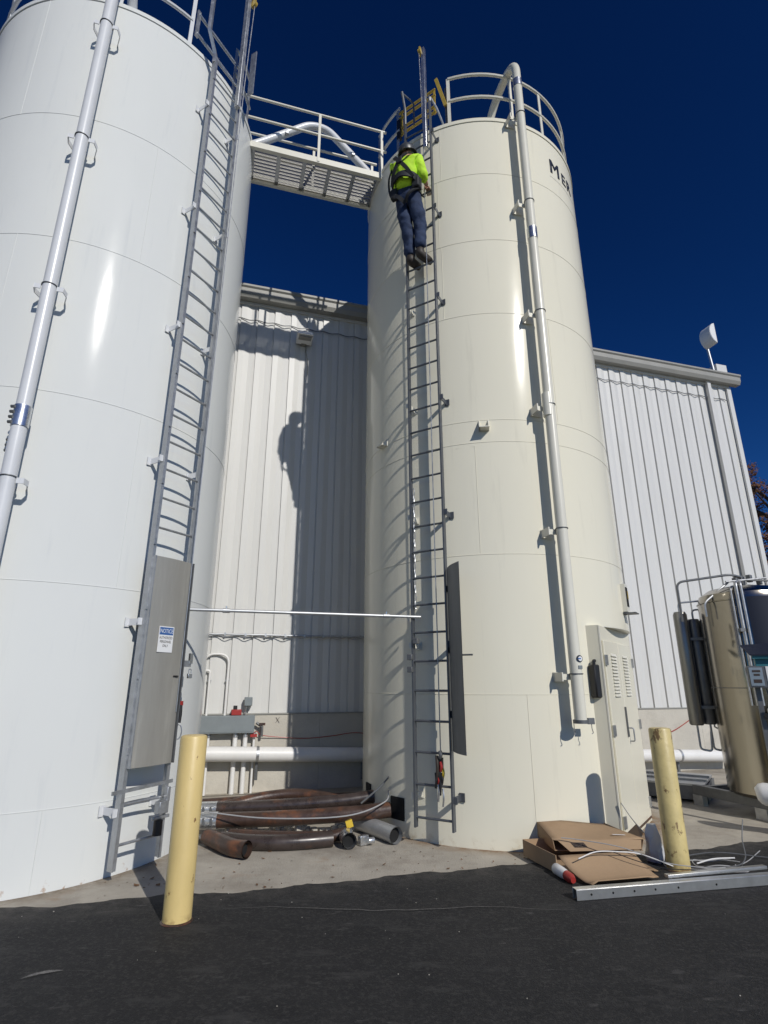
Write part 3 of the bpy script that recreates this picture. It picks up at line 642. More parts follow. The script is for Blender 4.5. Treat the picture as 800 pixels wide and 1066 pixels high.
for off in (.44, -.18):
    for z in (.91, .48): MB().tube([wk(S0-.10, off, WZ+z), wk(S1-.02, off, WZ+z)], .022, 10).build('rail', M['creampipe'], walk)
    for s in ((S0+S1)/2+.0, S1-.10): MB().box(wk(s, off+(.016 if off > 0 else -.016), WZ+.41), (.02, .006, .50), (WD, WN, V(0,0,1))).build('post', M['creampipe'], walk)
cross = MB().tube(fillet([wk(-4.25, .05, 9.6), wk(-3.80, .05, 9.86), wk(-2.88, .05, 10.64), wk(-2.58, .05, 10.64), wk(-1.66, .05, 9.72), wk(-1.2, .05, 9.62)], .32, 8), .062, 16).build('crossover_pipe', M['whitepipe'])
tag(cross, 'white bent crossover pipe arching above the walkway', 'pipe')
for s, z in ((-3.25, 10.26), (-2.13, 10.16)): MB().box(wk(s, .10, z), (.03, .03, .03), (WD, WN, V(0,0,1))).build('clamp', M['galv'], cross, bevel=.008)

# ------------------------------------------------------------------ warehouse behind
WP = V(.878, 9.987, 0)
def wp(s, off, z): return WP + WD*s + WN*off + V(0,0,z)
ware = empty('warehouse', wp(-.5, -.2, 0), 'white ribbed metal warehouse wall on a concrete base behind the silos', 'building')
Z0, Z1, PW = 1.10, 8.60, .318
prof = [(0,-.034), (.006,-.034), (.010,0), (.11,0), (.205,-.026), (.304,-.020), (.310,-.034), (PW,-.034)]
mb = MB(); o0 = wp(0,0,Z0)
for x, y in prof: mb.v.append(o0 + WD*x + WN*y)
for x, y in prof: mb.v.append(o0 + WD*x + WN*y + V(0,0,Z1-Z0))
k1 = len(prof)
for k in range(k1-1): mb.f.append((k, k+1, k1+k+1, k1+k))
nP = 55; s_end = 8.0; sA = s_end - nP*PW
pan = mb.build('siding_panel', M['siding'], ware, smooth=False, org=o0)
for k in range(nP):
    q = wp(sA + k*PW, 0, Z0)
    if k == 0: pan.location = q - WL[ware.name]; WL[pan.name] = q
    else: copy_at(pan, q, ware)
fs = [sA + 2.5*k for k in range(8)]
for k in range(7):
    a, b = fs[k], min(fs[k+1], s_end+.05)
    MB().box(wp((a+b)/2, -.10, .5475), ((b-a)/2-.0015, .13, .5475), (WD, WN, V(0,0,1))).build('foundation_block', M['concrete'], ware, smooth=False)
MB().box(wp((sA+s_end)/2, .025, 1.105), ((s_end-sA)/2, .022, .010), (WD, WN, V(0,0,1))).build('base_flashing', M['trim'], ware)
# eave: gutter with a lip, soffit, fascia
gx = (sA+s_end)/2+.06; gh = (s_end-sA)/2+.16
MB().prism([wp(sA-.1, .03, 8.62), wp(sA-.1, .16, 8.62), wp(sA-.1, .20, 8.70), wp(sA-.1, .20, 8.80), wp(sA-.1, .23, 8.83), wp(sA-.1, .23, 8.87), wp(sA-.1, .03, 8.87)], WD*(gh*2)).build('gutter', M['trim'], ware, smooth=False)
MB().box(wp(gx, -.01, 8.66), (gh-.2, .035, .09), (WD, WN, V(0,0,1))).build('fascia', M['siding'], ware)
MB().prism([wp(s_end+.01, -.04, 0), wp(s_end+.01, -9, 0), wp(s_end+.01, -9, 8.8), wp(s_end+.01, -.04, 8.8)], WD*.05).build('end_wall', M['siding'], ware, smooth=False)
MB().box(wp(s_end-.02, .012, (Z0+Z1)/2), (.06, .022, (Z1-Z0)/2-.02), (WD, WN, V(0,0,1))).build('corner_trim', M['siding'], ware)
MB().prism([wp(sA-.1, .02, 8.84), wp(sA-.1, -9, 9.9), wp(sA-.1, -9, 9.95), wp(sA-.1, .02, 8.89)], WD*(gh*2)).build('roof', M['trim'], ware, smooth=False)
MB().bar(wp(7.32, .055, .9), wp(7.32, .055, 8.66), .10, .08, WD).build('downspout', M['siding'], ware, bevel=.006)
# festoon cable under the eave
pts = []
s = sA
while s < 7.9:
    pts.append(wp(s, .018, 8.24)); pts.append(wp(s+PW/2, .03, 8.205)); s += PW
cb1 = MB().tube(smooth_path(pts, 4), .010, 6).build('cable', M['galvdark']); tag(cb1, 'thin cable looped along the wall just under the warehouse gutter', 'cable')
# floodlight
fl0 = empty('wall_light', wp(-2.56, .0, 7.9), 'small white floodlight high on the wall between the silos', 'light')
MB().prism([wp(-2.70, .05, 8.04), wp(-2.70, .30, 7.98), wp(-2.70, .32, 7.90), wp(-2.70, .05, 7.84)], WD*.30).build('housing', M['white_pl'], fl0, smooth=False, bevel=.01)
MB().box(wp(-2.55, .03, 7.90), (.05, .05, .06), (WD, WN, V(0,0,1))).build('mount', M['trim'], fl0)
MB().box(wp(-2.55, .19, 7.868), (.12, .10, .003), (WD, WN, V(0,0,1))).build('lens', M['trim'], fl0)
MB().tube(fillet([wp(-2.52,.03,7.86), wp(-2.5,.03,7.7), wp(-2.45,.03,7.5), wp(-2.45,.03,7.2)], .1), .008, 6).build('lead', M['trim'], fl0)
# roof gear at the right end
rv = MB().box(wp(7.98, -.15, 9.0), (.16, .12, .28), (WD, WN, V(0,0,1))).build('roof_box', M['siding'], bevel=.01); tag(rv, 'small pale box on the warehouse roof corner', 'vent')
rl = MB().tube([wp(7.80, -.1, 8.8), wp(7.72, -.1, 9.75)], .035, 10).build('roof_lamp', M['galv']); tag(rl, 'hooded white lamp on a short pole above the warehouse eave', 'lamp')
hd_ = MB(); pc = wp(7.76, -.1, 10.0)
for k in range(9):
    a = math.pi*k/8
prof2 = [pc + WD*(-.02 + .23*math.cos(a)) + V(0,0,.30*math.sin(a) - .02) for a in [R_(100 + 16*k) for k in range(11)]]
hd_.prism(prof2, WN*.34); hd_.build('lamp_hood', M['white_pl'], rl, bevel=.02)

# pipework on the concrete base
pa, pb = wp(-4.6, .22, .60), wp(5.9, .22, .245)
dp = MB().tube([pa, pb], .105, 24).build('insulated_pipe', M['pvc']); tag(dp, 'long white jacketed pipe along the foot of the warehouse wall', 'pipe')
pd = (pb-pa).normalized()
for t in (1.65, 3.28, 5.2, 8.1, 9.3):
    c = pa + pd*t; MB().tube([c - pd*.02, c + pd*.02], .112, 24).build('strap', M['galv'], dp)
    MB().box(c - V(0,0,.22) - WN*.05, (.02, .02, .14)).build('pipe_stand', M['galvdark'], dp)
box1 = MB().box(wp(-3.52, .10, .965), (.50, .085, .125), (WD, WN, V(0,0,1))).build('wireway_box', M['greybox'], bevel=.006); tag(box1, 'long grey electrical trough mounted at the foot of the siding', 'electrical box')
MB().box(wp(-3.52, .188, .965), (.47, .003, .105), (WD, WN, V(0,0,1))).build('cover', M['greybox'], box1)
strobe = MB().box(wp(-3.30, .12, 1.135), (.075, .05, .042), (WD, WN, V(0,0,1))).build('alarm_strobe', M['red'], bevel=.008); tag(strobe, 'red alarm box sitting on the grey electrical trough', 'alarm')
MB().box(wp(-3.32, .12, 1.205), (.03, .03, .028), (WD, WN, V(0,0,1))).build('strobe_lens', M['black'], strobe, bevel=.006)
gb = MB().box(wp(-3.13, .08, 1.29), (.06, .05, .065), (WD, WN, V(0,0,1))).build('junction_box', M['greybox'], bevel=.008); tag(gb, 'small grey junction box on the siding above the trough', 'electrical box')
MB().tube([wp(-3.15, .10, 1.24), wp(-3.17, .10, 1.1)], .012, 6).build('nipple', M['galv'], gb)
for x, r, nm in ((-3.68, .022, 'thin white conduit dropping from the trough, nearest the white silo'), (-3.29, .036, 'left of the two thick white conduits under the trough'), (-3.14, .036, 'right of the two thick white conduits under the trough'), (-3.01, .018, 'thin white conduit under the right end of the trough')):
    c = MB().tube([wp(x, .10, 0), wp(x, .10, .84)], r, 12).build('conduit', M['pvc']); tag(c, nm, 'conduit', 'conduits under the trough')
    MB().tube([wp(x, .10, .78), wp(x, .10, .84)], r+.008, 12).build('fitting', M['galv'], c)
for x0, x1, zt, nm in ((-3.84, -3.47, 2.0, 'larger arched white conduit on the siding above the trough'), (-3.82, -3.74, 1.75, 'smaller arched conduit tucked beside the white silo')):
    c = MB().tube(fillet([wp(x0, .04, 1.09), wp(x0, .04, zt), wp(x1, .04, zt), wp(x1, .04, 1.09)], .16 if x1 - x0 > .2 else .04, 8), .018, 10).build('conduit', M['pvc']); tag(c, nm, 'conduit')
    MB().box(wp(x1, .03, 1.6), (.03, .012, .012), (WD, WN, V(0,0,1))).build('clip', M['galv'], c)
hc = MB().tube([wp(-4.4, .035, 2.31), wp(-.6, .035, 2.31)], .016, 10).build('conduit', M['galv']); tag(hc, 'horizontal conduit clipped along the siding at head height', 'conduit')
pts = []
for k in range(13): pts += [wp(-4.3 + .3*k, .055, 2.30), wp(-4.15 + .3*k, .07, 2.265)]
MB().tube(smooth_path(pts, 4), .007, 6).build('draped_wire', M['galv'], hc)
for k in range(12): MB().box(wp(-4.2 + .318*k, .03, 2.31), (.014, .022, .026), (WD, WN, V(0,0,1))).build('clip', M['galv'], hc)
wpts = [wp(-3.05,.13,.80), wp(-2.98,.13,.86), wp(-2.9,.1,.80), wp(-2.6,.06,.76), wp(-2.2,.06,.735), wp(-1.8,.06,.76), wp(-1.4,.06,.80), wp(-.9,.06,.74), wp(-.3,.06,.78)]
rw = MB().tube(smooth_path(wpts, 6), .006, 6).build('red_wire', M['red']); tag(rw, 'thin red wire sagging along the concrete base behind the white pipe', 'wire')
rw2 = MB().tube(smooth_path([wp(4.3,.06,.60), wp(4.8,.06,.70), wp(5.3,.06,.92), wp(5.6,.06,1.0)], 6), .008, 6).build('red_wire', M['red']); tag(rw2, 'thin red wire rising across the concrete right of the cream silo', 'wire')
cw = MB()
vb = empty('valve_cluster', wp(-2.93, .12, .86), 'small rusty valve fitting at the right end of the grey trough', 'valve')
MB().tube([wp(-2.99,.12,.98), wp(-2.90,.12,.92), wp(-2.90,.12,.78)], .022, 8).build('valve_body', M['galvdark'], vb)
MB().box(wp(-2.90,.14,.96), (.045,.012,.018), (WD, WN, V(0,0,1))).build('valve_lever', M['rustpipe'], vb)
MB().box(wp(-3.02,.14,.80), (.05,.03,.02), (WD, WN, V(0,0,1))).build('valve_tag', M['red'], vb)
xm = MB(); 
for a in (1, -1): xm.bar(wp(-2.66-.028, .034, 1.01-a*.04), wp(-2.66+.028, .034, 1.01+a*.04), .016, .004, WN)
xm.build('painted_mark', M['ink'], ware)
# horizontal conduit spanning from ladder to ladder
A = pR_ + eL*.02 + nL*.06 + V(0,0,2.262); B = qL + nR*.06 + V(0,0,2.266)
sp = MB().tube([A, B + (B-A).normalized()*.12], .017, 12).build('span_conduit', M['conduit']); tag(sp, 'slim bright conduit spanning level between the two silo ladders', 'conduit')
for t in (.15, .88):
    c = A.lerp(B, t); d = (B-A).normalized(); k = MB().tube([c - d*.035, c + d*.035], .024, 12).build('coupling', M['conduit'], sp)
    MB().tube([c + V(0,0,.02), c + V(0,0,.045)], .008, 8).build('set_screw', M['bright'], sp)

# ------------------------------------------------------------------ bollards
for x, y, h, m, lab, tilt in ((-1.41, 4.40, 1.19, M['yellow'], 'smooth yellow bollard standing in front of the white silo', 0), (2.555, 5.475, 1.165, M['yellowworn'], 'chipped yellow bollard beside the cardboard and cream silo', 0)):
    mb = MB().rings([(0, h), (.07, h-.001), (.088, h-.006), (.096, h-.02), (.096, .02), (.098, .0)], (x, y), 32); mb.f = [tuple(reversed(f)) for f in mb.f]
    b = mb.build('bollard', m); tag(b, lab, 'bollard', 'yellow bollards')
    k = MB().rings([(.099, .0), (.112, .014), (.12, .015)], (x, y), 24); 
    MB().rings([(.108, .014), (.102, .022), (.095, .024)], (x, y), 24).build('base_rust', M['rustpipe'], b)

# ------------------------------------------------------------------ scrap hoses by the white silo
def hose(pts, r, m, lab, cat='hose', ends=True, n=8, name='scrap_hose', th=.012):
    P = smooth_path(pts, n); mb = MB().hollow(P, r, th, 18)
    # close the annulus at both ends
    L_ = len(P); a0 = 0; b0 = L_*18
    for j in range(18): 
        pass
    o = mb.build(name, m); tag(o, lab, cat)
    for e_, d in ((P[0], (P[1]-P[0])), (P[-1], (P[-2]-P[-1]))):
        d = d.normalized(); MB().tube([e_ + d*.05, e_ + d*.052], r-th*.6, 14).build('bore', M['hole'], o)
    return o
h1 = hose([(-1.95,6.62,.15), (-1.2,6.62,.17), (-.4,6.64,.21), (.07,6.68,.245)], .078, M['rustpipe'], 'long brown pipe running into the larger square opening of the cream silo', 'pipe', name='scrap_pipe')
h2 = hose([(-2.05,6.92,.20), (-1.2,6.98,.225), (-.5,7.06,.26), (-.12,7.12,.30)], .072, M['darkpipe'], 'long dark pipe lying behind, its end at the smaller square opening', 'pipe', name='scrap_pipe')
for o_, p, d, r, lab in ((h1, V(-1.93,6.62,.15), V(1,0,.02), .086, None), (h2, V(-2.03,6.92,.20), V(1,.06,.02), .08, None)):
    d.normalize(); c = MB().tube([p - d*.03, p + d*.15], r, 20).build('coupling', M['bright'], o_)
    for k in (.02, .10): MB().box(p + d*k + V(0,-r-.006,.01), (.012,.012,.03)).build('clamp_bolt', M['galvdark'], c)
hose([(-2.05,7.25,.10), (-1.83,7.45,.15), (-1.5,7.62,.20), (-1.1,7.68,.225), (-.72,7.60,.20), (-.42,7.45,.16)], .066, M['rustpipe'], 'arched brown hose bowed up at the back of the scrap pile')
hose([(-2.3,7.75,.10), (-1.5,7.92,.12), (-.6,8.05,.12), (.0,8.15,.12)], .06, M['rustpipe'], 'straight brown pipe at the very back of the scrap pile', 'pipe', name='scrap_pipe')
hose([(-1.62,6.20,.075), (-1.3,6.11,.07), (-1.0,6.10,.07), (-.75,6.15,.07), (-.52,6.23,.07)], .070, M['darkpipe'], 'dark curved hose lying at the front of the scrap pile')
hose([(-1.78,6.28,.08), (-1.62,6.10,.08), (-1.44,5.90,.08), (-1.27,5.80,.085)], .075, M['rustpipe'], 'short rusty elbow with its open end facing the asphalt', 'pipe', name='scrap_elbow')
hose([(-1.6,6.45,.06), (-1.1,6.36,.06), (-.6,6.36,.06), (-.36,6.40,.09)], .055, M['rustpipe'], 'brown hose half hidden under the long pipes')
hose([(-1.7,7.25,.06), (-1.0,7.35,.07), (-.4,7.2,.07)], .06, M['darkpipe'], 'dark hose filling the gap behind the long pipes')
gp = hose([(-.28,6.86,.09), (-.05,6.55,.085), (.12,6.30,.083)], .082, M['conduit'], 'short galvanised pipe lying with its open end to the front', 'pipe', name='galvanised_pipe', th=.007)
gc_ = hose([(-.38,6.30,.075), (-.36,6.20,.075), (-.34,6.13,.075)], .075, M['bright'], 'galvanised clamp coupling on the pad beside the open pipe', 'coupling', name='pipe_coupling', th=.008)
for k in (-.03, .03): MB().box(V(-.36+k,6.20,.158), (.010,.03,.012)).build('clamp_bolt', M['galvdark'], gc_)
yt = MB().box((-.36,6.40,.17), (.035,.02,.035), (V(.9,.2,.3).normalized(), V(-.2,.95,0).normalized(), V(-.3,0,.95).normalized())).build('yellow_tag', M['yellowp']); tag(yt, 'small yellow tag on the galvanised coupling', 'tag')
gf = MB().box((-.21,6.28,.05), (.05,.03,.045), (V(.8,.6,0), V(-.6,.8,0), V(0,0,1))).tube([(-.16,6.25,.05), (-.10,6.28,.05)], .03, 10).build('metal_fitting', M['bright'], bevel=.006); tag(gf, 'small bright metal fitting between coupling and open pipe', 'fitting')
wr = MB().tube(smooth_path([(-1.9,6.5,.26), (-1.2,6.35,.23), (-.4,6.3,.26), (.0,6.55,.34), (.05,6.75,.42)], 8), .007, 6).build('loose_cable', M['wire']); tag(wr, 'grey cable draped over the long brown pipes', 'cable')
wr = MB().tube(smooth_path([(-.25,6.60,.32), (.0,6.75,.50), (.18,6.9,.70)], 6), .010, 6).build('steel_rod', M['galvdark']); tag(wr, 'thin dark rod leaning up from the pipes against the silo', 'rod')
ps = MB()
for k in range(5):
    a = .5*k; ps.quad((-1.98+.07*k, 6.35+.03*math.sin(a*2), .02+.035*(k%2)), (-1.90+.07*k, 6.32, .03+.03*((k+1)%2)), (-1.88+.07*k, 6.48, .06), (-1.96+.07*k, 6.50, .05+.02*(k%2)))
pso = ps.build('crumpled_sheet', M['alu']); tag(pso, 'crumpled pale sheet scrap beside the bollard under the pipe ends', 'scrap')
pso.modifiers.new('s', 'SOLIDIFY').thickness = .003
# white rubble visible between the pipes
rb = MB()
for k in range(60):
    p = V(random.uniform(-1.7,-.2), random.uniform(6.65,6.95), random.uniform(.02,.06)); rb.box(p, [random.uniform(.01,.03) for _ in range(3)], (V(.8,.6,0), V(-.6,.8,0), V(0,0,1)))
tag(rb.build('rubble', M['concrete'], smooth=False), 'pale rubble chips between the scrap pipes', 'rubble', kind='stuff')
lv = MB()
for k in range(120):
    x = random.uniform(-2.4, 2.2); y = 5.2 + .26*max(-1,x) + abs(random.gauss(0, .5)) + .1
    if (x+3.811)**2 + (y-6.292)**2 < 3.3 or (x-1.494)**2 + (y-7.823)**2 < 3.3: continue
    a = random.uniform(0, 6.28); s = random.uniform(.004, .016) if random.random() < .85 else random.uniform(.02,.03); d = V(math.cos(a), math.sin(a), 0)*s; e_ = V(-d.y, d.x, 0)*random.uniform(.35,.7); p = V(x, y, .006)
    lv.quad(p - d, p - e_*1.0 + V(0,0,random.uniform(0,.01)), p + d + V(0,0,random.uniform(0,.012)), p + e_)
tag(lv.build('fallen_leaves', M['leafdry'], smooth=False), 'scattered dry leaves and grit on the concrete', 'leaves', kind='stuff')

gr = MB()
for k in range(50):
    p = V(random.uniform(-3,4), random.uniform(2.2,5.2), .016); q = random.uniform(.0015,.0035) if k % 14 else .006
    a = random.uniform(0,3); gr.box(p, (q, q*random.uniform(.5,1), q*.6), (V(math.cos(a), math.sin(a), 0), V(-math.sin(a), math.cos(a), 0), V(0,0,1)))
tag(gr.build('grit', M['concrete'], smooth=False), 'loose pale grit scattered on the asphalt', 'grit', kind='stuff')

# ------------------------------------------------------------------ cardboard, channel, wires
def slab(pts, th, name, m, parent=None):
    mb = MB(); P = [V(p) for p in pts]; nrm = (P[1]-P[0]).cross(P[2]-P[0]).normalized(); mb.prism(P, nrm*th); return mb.build(name, m, parent, smooth=False)
lo = empty('cardboard_box', (1.75,5.5,0), 'lower open cardboard tray with a bent flap, on the asphalt edge', 'cardboard box')
A, B, C_, D_ = V(1.31,5.87,.018), V(1.47,5.36,.018), V(2.35,5.42,.018), V(2.25,6.02,.018)
up = V(0,0,.135)
slab([A, B, C_, D_], .006, 'base', M['card'], lo)
slab([A, B, B + up, A + up], .006, 'side_wall', M['card'], lo)
slab([A, A + up, D_ + up, D_], .006, 'back_wall', M['card'], lo)
# front flap sagging outwards: subdivided strip
fl_ = MB(); nu, nv = 12, 10
for i in range(nu+1):
    for j in range(nv+1):
        u, v = i/nu, j/nv
        p = (V(1.49,5.37,.150)*(1-u) + V(2.16,5.44,.165)*u)*(1-v) + (V(1.64,5.00,.035)*(1-u) + V(2.24,5.17,.045)*u)*v
        p.z += -.03*math.sin(math.pi*v)*(1-u*.5) + .035*max(0, v-.8)*5*(.35+.65*(1-u))*(1 if u > .02 else .3) * (1 if u < .85 else .4)
        fl_.v.append(p)
for i in range(nu):
    for j in range(nv): a = i*(nv+1)+j; fl_.f.append((a, a+1, a+nv+2, a+nv+1))
fo = fl_.build('front_flap', M['card'], lo); fo.modifiers.new('s','SOLIDIFY').thickness = .006
ub = empty('cardboard_box', (1.9,5.8,.15), 'upper flattened cardboard box with printed mark, resting on the tray', 'cardboard box')
a0, a1, a2, a3 = V(1.49,6.10,.265), V(2.14,6.02,.26), V(2.33,5.60,.215), V(1.53,5.66,.20)
tp = MB(); nu, nv = 10, 8
for i in range(nu+1):
    for j in range(nv+1):
        u, v = i/nu, j/nv
        p = (a0*(1-u) + a1*u)*(1-v) + (a3*(1-u) + a2*u)*v; p.z += .008*math.sin(5*u+3*v) - .012*math.sin(math.pi*u)*v
        tp.v.append(p)
for i in range(nu):
    for j in range(nv): a = i*(nv+1)+j; tp.f.append((a, a+1, a+nv+2, a+nv+1))
tpo = tp.build('top_panel', M['card'], ub); tpo.modifiers.new('s','SOLIDIFY').thickness = .006
f0, f1 = a3 + V(.04,0,-.004), a2 + V(-.02,0,-.004)
slab([f0, f0 + V(.09,-.07,-.075), f1 + V(-.03,-.055,-.06), f1], .006, 'front_flap', M['card'], ub)
slab([a0, a3, a3 + V(.02,.02,-.09), a0 + V(.0,0,-.12)], .006, 'side_wall', M['card'], ub)
slab([a1, a2, a2 + V(-.02,.02,-.09), a1 + V(-.02,0,-.11)], .006, 'side_wall', M['card'], ub)
slab([a0 + V(0,0,-.12), a1 + V(0,0,-.11), a2 + V(0,0.03,-.09), a3 + V(.02,.03,-.09)], .006, 'base', M['card'], ub)
slab([a2 + V(.0,.05,0), a2 + V(.06,.13,.02), a2 + V(.05,.24,.07), a2 + V(-.06,.2,.005)], .006, 'torn_corner', M['card'], ub)
# printed mark: a dark bordered box of four bars
pm = f0*.80 + f1*.20 + V(.035,-.035,-.034); xm_ = (f1-f0).normalized(); ym = (V(.06,-.065,-.07)).normalized(); nm_ = xm_.cross(ym).normalized(); nm_ = nm_ if nm_.z > 0 else -nm_
for dx, dy, hx, hy in ((0,.022,.055,.003), (0,-.022,.055,.003), (.052,0,.003,.022), (-.052,0,.003,.022), (-.03,.006,.014,.009), (.002,.006,.012,.009), (.033,.006,.012,.009), (0,-.011,.045,.005)):
    MB().box(pm + xm_*dx + ym*dy + nm_*.010, (hx, hy, .0008), (xm_, ym, nm_)).build('printed_mark', M['ink'], ub)
MB().box((a1+a2)/2 + V(-.08,-.10,-.008), (.06,.010,.001), (V(.98,.1,-.05).normalized(), V(-.1,.98,-.06).normalized(), V(0,.05,1))).build('tape_strip', M['white_pl'], ub)
# aluminium channel
ca, cb_ = V(1.43,4.75,.015), V(3.57,5.19,.015); cd = (cb_-ca).normalized(); cn = V(cd.y, -cd.x, 0); cl = (cb_-ca).length; cm = (ca+cb_)/2
ch = MB().box(cm + V(0,0,.035), (cl/2, .003, .035), (cd, cn, V(0,0,1))).box(cm - cn*.055 + V(0,0,.0355), (cl/2, .003, .0345), (cd, cn, V(0,0,1))).box(cm - cn*.0275 + V(0,0,.072), (cl/2, .0305, .002), (cd, cn, V(0,0,1))).build('aluminium_channel', M['alu'], bevel=.002); tag(ch, 'long aluminium channel lying on the asphalt in front of the cardboard', 'metal channel')
for t in (.12, .30, .48, .66, .86, 1.2): MB().tube([ca + cd*t + cn*.003 + V(0,0,.035), ca + cd*t + cn*.005 + V(0,0,.035)], .008, 10).build('bolt_hole', M['hole'], ch)
c2 = MB().box(V(2.70,5.13,.10) , (.48,.022,.012), (V(.97,.24,0).normalized(), V(-.24,.97,0).normalized(), V(0,0,1))).build('aluminium_strip', M['alu'], bevel=.002); tag(c2, 'short flat metal strip lying on top of the channel', 'metal strip')
bt = MB().tube([(1.455,5.40,.055), (1.46,5.36,.055), (1.48,5.26,.055), (1.495,5.19,.055)], [.020,.042,.042,.036], 16).build('spray_bottle', M['white_pl']); tag(bt, 'small white bottle with red end lying left of the channel', 'bottle')
MB().tube([(1.495,5.19,.055), (1.51,5.13,.05), (1.518,5.09,.047)], [.037,.038,.022], 16).build('bottle_end', M['red'], bt)
def wire(pts, r, m, lab): tag(MB().tube(smooth_path(pts, 8), r, 6).build('wire', M[m]), lab, 'wire')
wire([(1.60,5.62,.225), (1.75,5.57,.22), (2.05,5.42,.20), (2.35,5.30,.12), (2.6,5.28,.09), (2.85,5.36,.06), (3.2,5.6,.03), (3.6,6.0,.025)], .004, 'wire', 'grey wire trailing from the upper box across to the right')
wire([(1.62,5.24,.16), (1.80,5.32,.19), (2.0,5.34,.185), (2.2,5.36,.16), (2.5,5.42,.05)], .0045, 'pvc', 'white wire curled across the lower cardboard flap')
wire([(1.95,5.34,.185), (2.1,5.28,.14), (2.3,5.22,.10), (2.55,5.2,.09), (2.9,5.22,.09)], .0035, 'strap', 'black wire running off the lower flap along the channel')
for k, lab in enumerate(('outer loop of grey cable coiled around the right bollard foot', 'middle loop of grey cable coiled around the right bollard foot', 'inner loop of grey cable coiled around the right bollard foot')):
    c = V(2.82 + .03*k, 5.52 - .01*k, .02 + .012*k); rr = .36 - .09*k
    wire([c + V(rr*math.cos(a), rr*.55*math.sin(a), .012*math.sin(3*a)+.012) for a in [R_(20 + 30*j) for j in range(12)]], .0045, 'wire', lab)
wire([(2.75,5.42,.05), (3.0,5.40,.06), (3.15,5.48,.10), (3.22,5.60,.22), (3.30,5.68,.36)], .005, 'galvdark', 'stiff dark wire end sticking up right of the bollard')
wire([(2.62,5.80,.03), (2.45,6.0,.25), (2.36,6.1,.42)], .005, 'galvdark', 'dark rod leaning up behind the cardboard left of the bollard')
wire([(2.7,5.75,.04), (3.1,5.85,.05), (3.5,5.78,.03), (3.9,5.6,.025)], .005, 'galvdark', 'dark cable lying on the asphalt right of the bollard')
wire([(2.72,5.48,.06), (2.9,5.55,.075), (3.05,5.56,.08), (3.10,5.555,.082)], .006, 'pvc', 'short white cable end right of the bollard')
bag = MB()
for i in range(7):
    for j in range(8):
        a = 2*math.pi*j/8; z = .30*i/6; r = .075*(1.05-.5*(i/6)**2)*(1 + .22*math.sin(3*a+i))
        bag.v.append(V(2.47 + r*math.cos(a), 5.72 + r*.8*math.sin(a), .015 + z))
for i in range(6):
    for j in range(8): a = i*8+j; b = i*8+(j+1) % 8; bag.f.append((a, b, b+8, a+8))
bag.f.append(tuple(48+j for j in range(8)))
M['film'] = mat('clear_film', (.78,.79,.80), .3); M['film'].node_tree.nodes['Principled BSDF'].inputs['Transmission Weight'].default_value = .25
tag(bag.build('plastic_bag', M['film']), 'crumpled clear plastic bag behind the chipped bollard', 'plastic bag')

# ------------------------------------------------------------------ stainless tank skid at the right
TC = (4.91, 7.54); TR = .56
tank = empty('stainless_tank', (TC[0], TC[1], 0), 'upright stainless tank with pipework on a steel skid at the right edge', 'tank')
MB().rings([(TR-.04, .24), (TR, .28), (TR, 1.50)], TC, 72).build('tank_shell', M['stain'], tank)
MB().rings([(TR, 1.504), (TR, 2.60), (TR-.03, 2.70), (TR-.15, 2.78), (.12, 2.84), (0, 2.845)], TC, 72).build('tank_shell', M['stain'], tank)
MB().tube(arc_pts(TC, TR+.001, 1.502, 0, 360, 72)[:-1], .005, 6, closed=True).build('weld_seam', M['galvdark'], tank)
MB().tube(arc_pts(TC, TR+.004, 2.60, 0, 360, 72)[:-1], .008, 6, closed=True).build('weld_seam', M['stain'], tank)
# dark insulation panel on the front right
mb = MB(); mb.rings([(TR+.012, 1.75), (TR+.012, 2.62)], TC, 16, -30, 40); mb.build('dark_panel', M['navy'], tank)
def tp_(a, R, z): return pol(TC, a, R, z)
for a, R, zt, r in ((-38, TR+.05, 2.8, .022), (-44, TR+.05, 2.75, .012), (-33, TR+.06, 2.8, .016)): MB().tube(fillet([tp_(a,R,1.3), tp_(a,R,zt), tp_(a,.15,zt+.08)], .06), r, 10).build('riser_pipe', M['galv'], tank)
for z in (2.2, 1.72): MB().box(tp_(-38, TR+.04, z), (.06,.03,.02)).build('pipe_clamp', M['galvdark'], tank)
MB().tube(fillet([tp_(-95,TR+.28,2.36), tp_(-95,TR+.28,2.90), tp_(-60,.2,2.98), tp_(0,.05,2.95)], .09), .016, 8).build('header_pipe', M['galvdark'], tank)
MB().tube(fillet([tp_(-75,TR+.1,2.40), tp_(-75,TR+.1,2.58), tp_(-60,.3,2.86)], .06), .014, 8).build('header_pipe', M['galv'], tank)
for x, y, z, h in ((0,0,2.9,(.05,.05,.07)), (.10,-.06,2.93,(.035,.03,.05)), (-.12,-.1,2.9,(.04,.03,.03)), (.2,-.1,2.88,(.03,.03,.04))):
    MB().box(V(TC[0]+x, TC[1]+y, z), h, (V(.8,.6,0), V(-.6,.8,0), V(0,0,1))).build('valve', M['galvdark'], tank, bevel=.008)
MB().tube([V(TC[0]-.32,TC[1]-.2,2.86), V(TC[0]+.3,TC[1]-.1,2.93)], .013, 8).build('cross_pipe', M['galv'], tank)
MB().tube([V(TC[0]-.1,TC[1]-.12,2.9), V(TC[0]+.5,TC[1]-.25,2.86)], .012, 8).build('cross_pipe', M['galvdark'], tank)
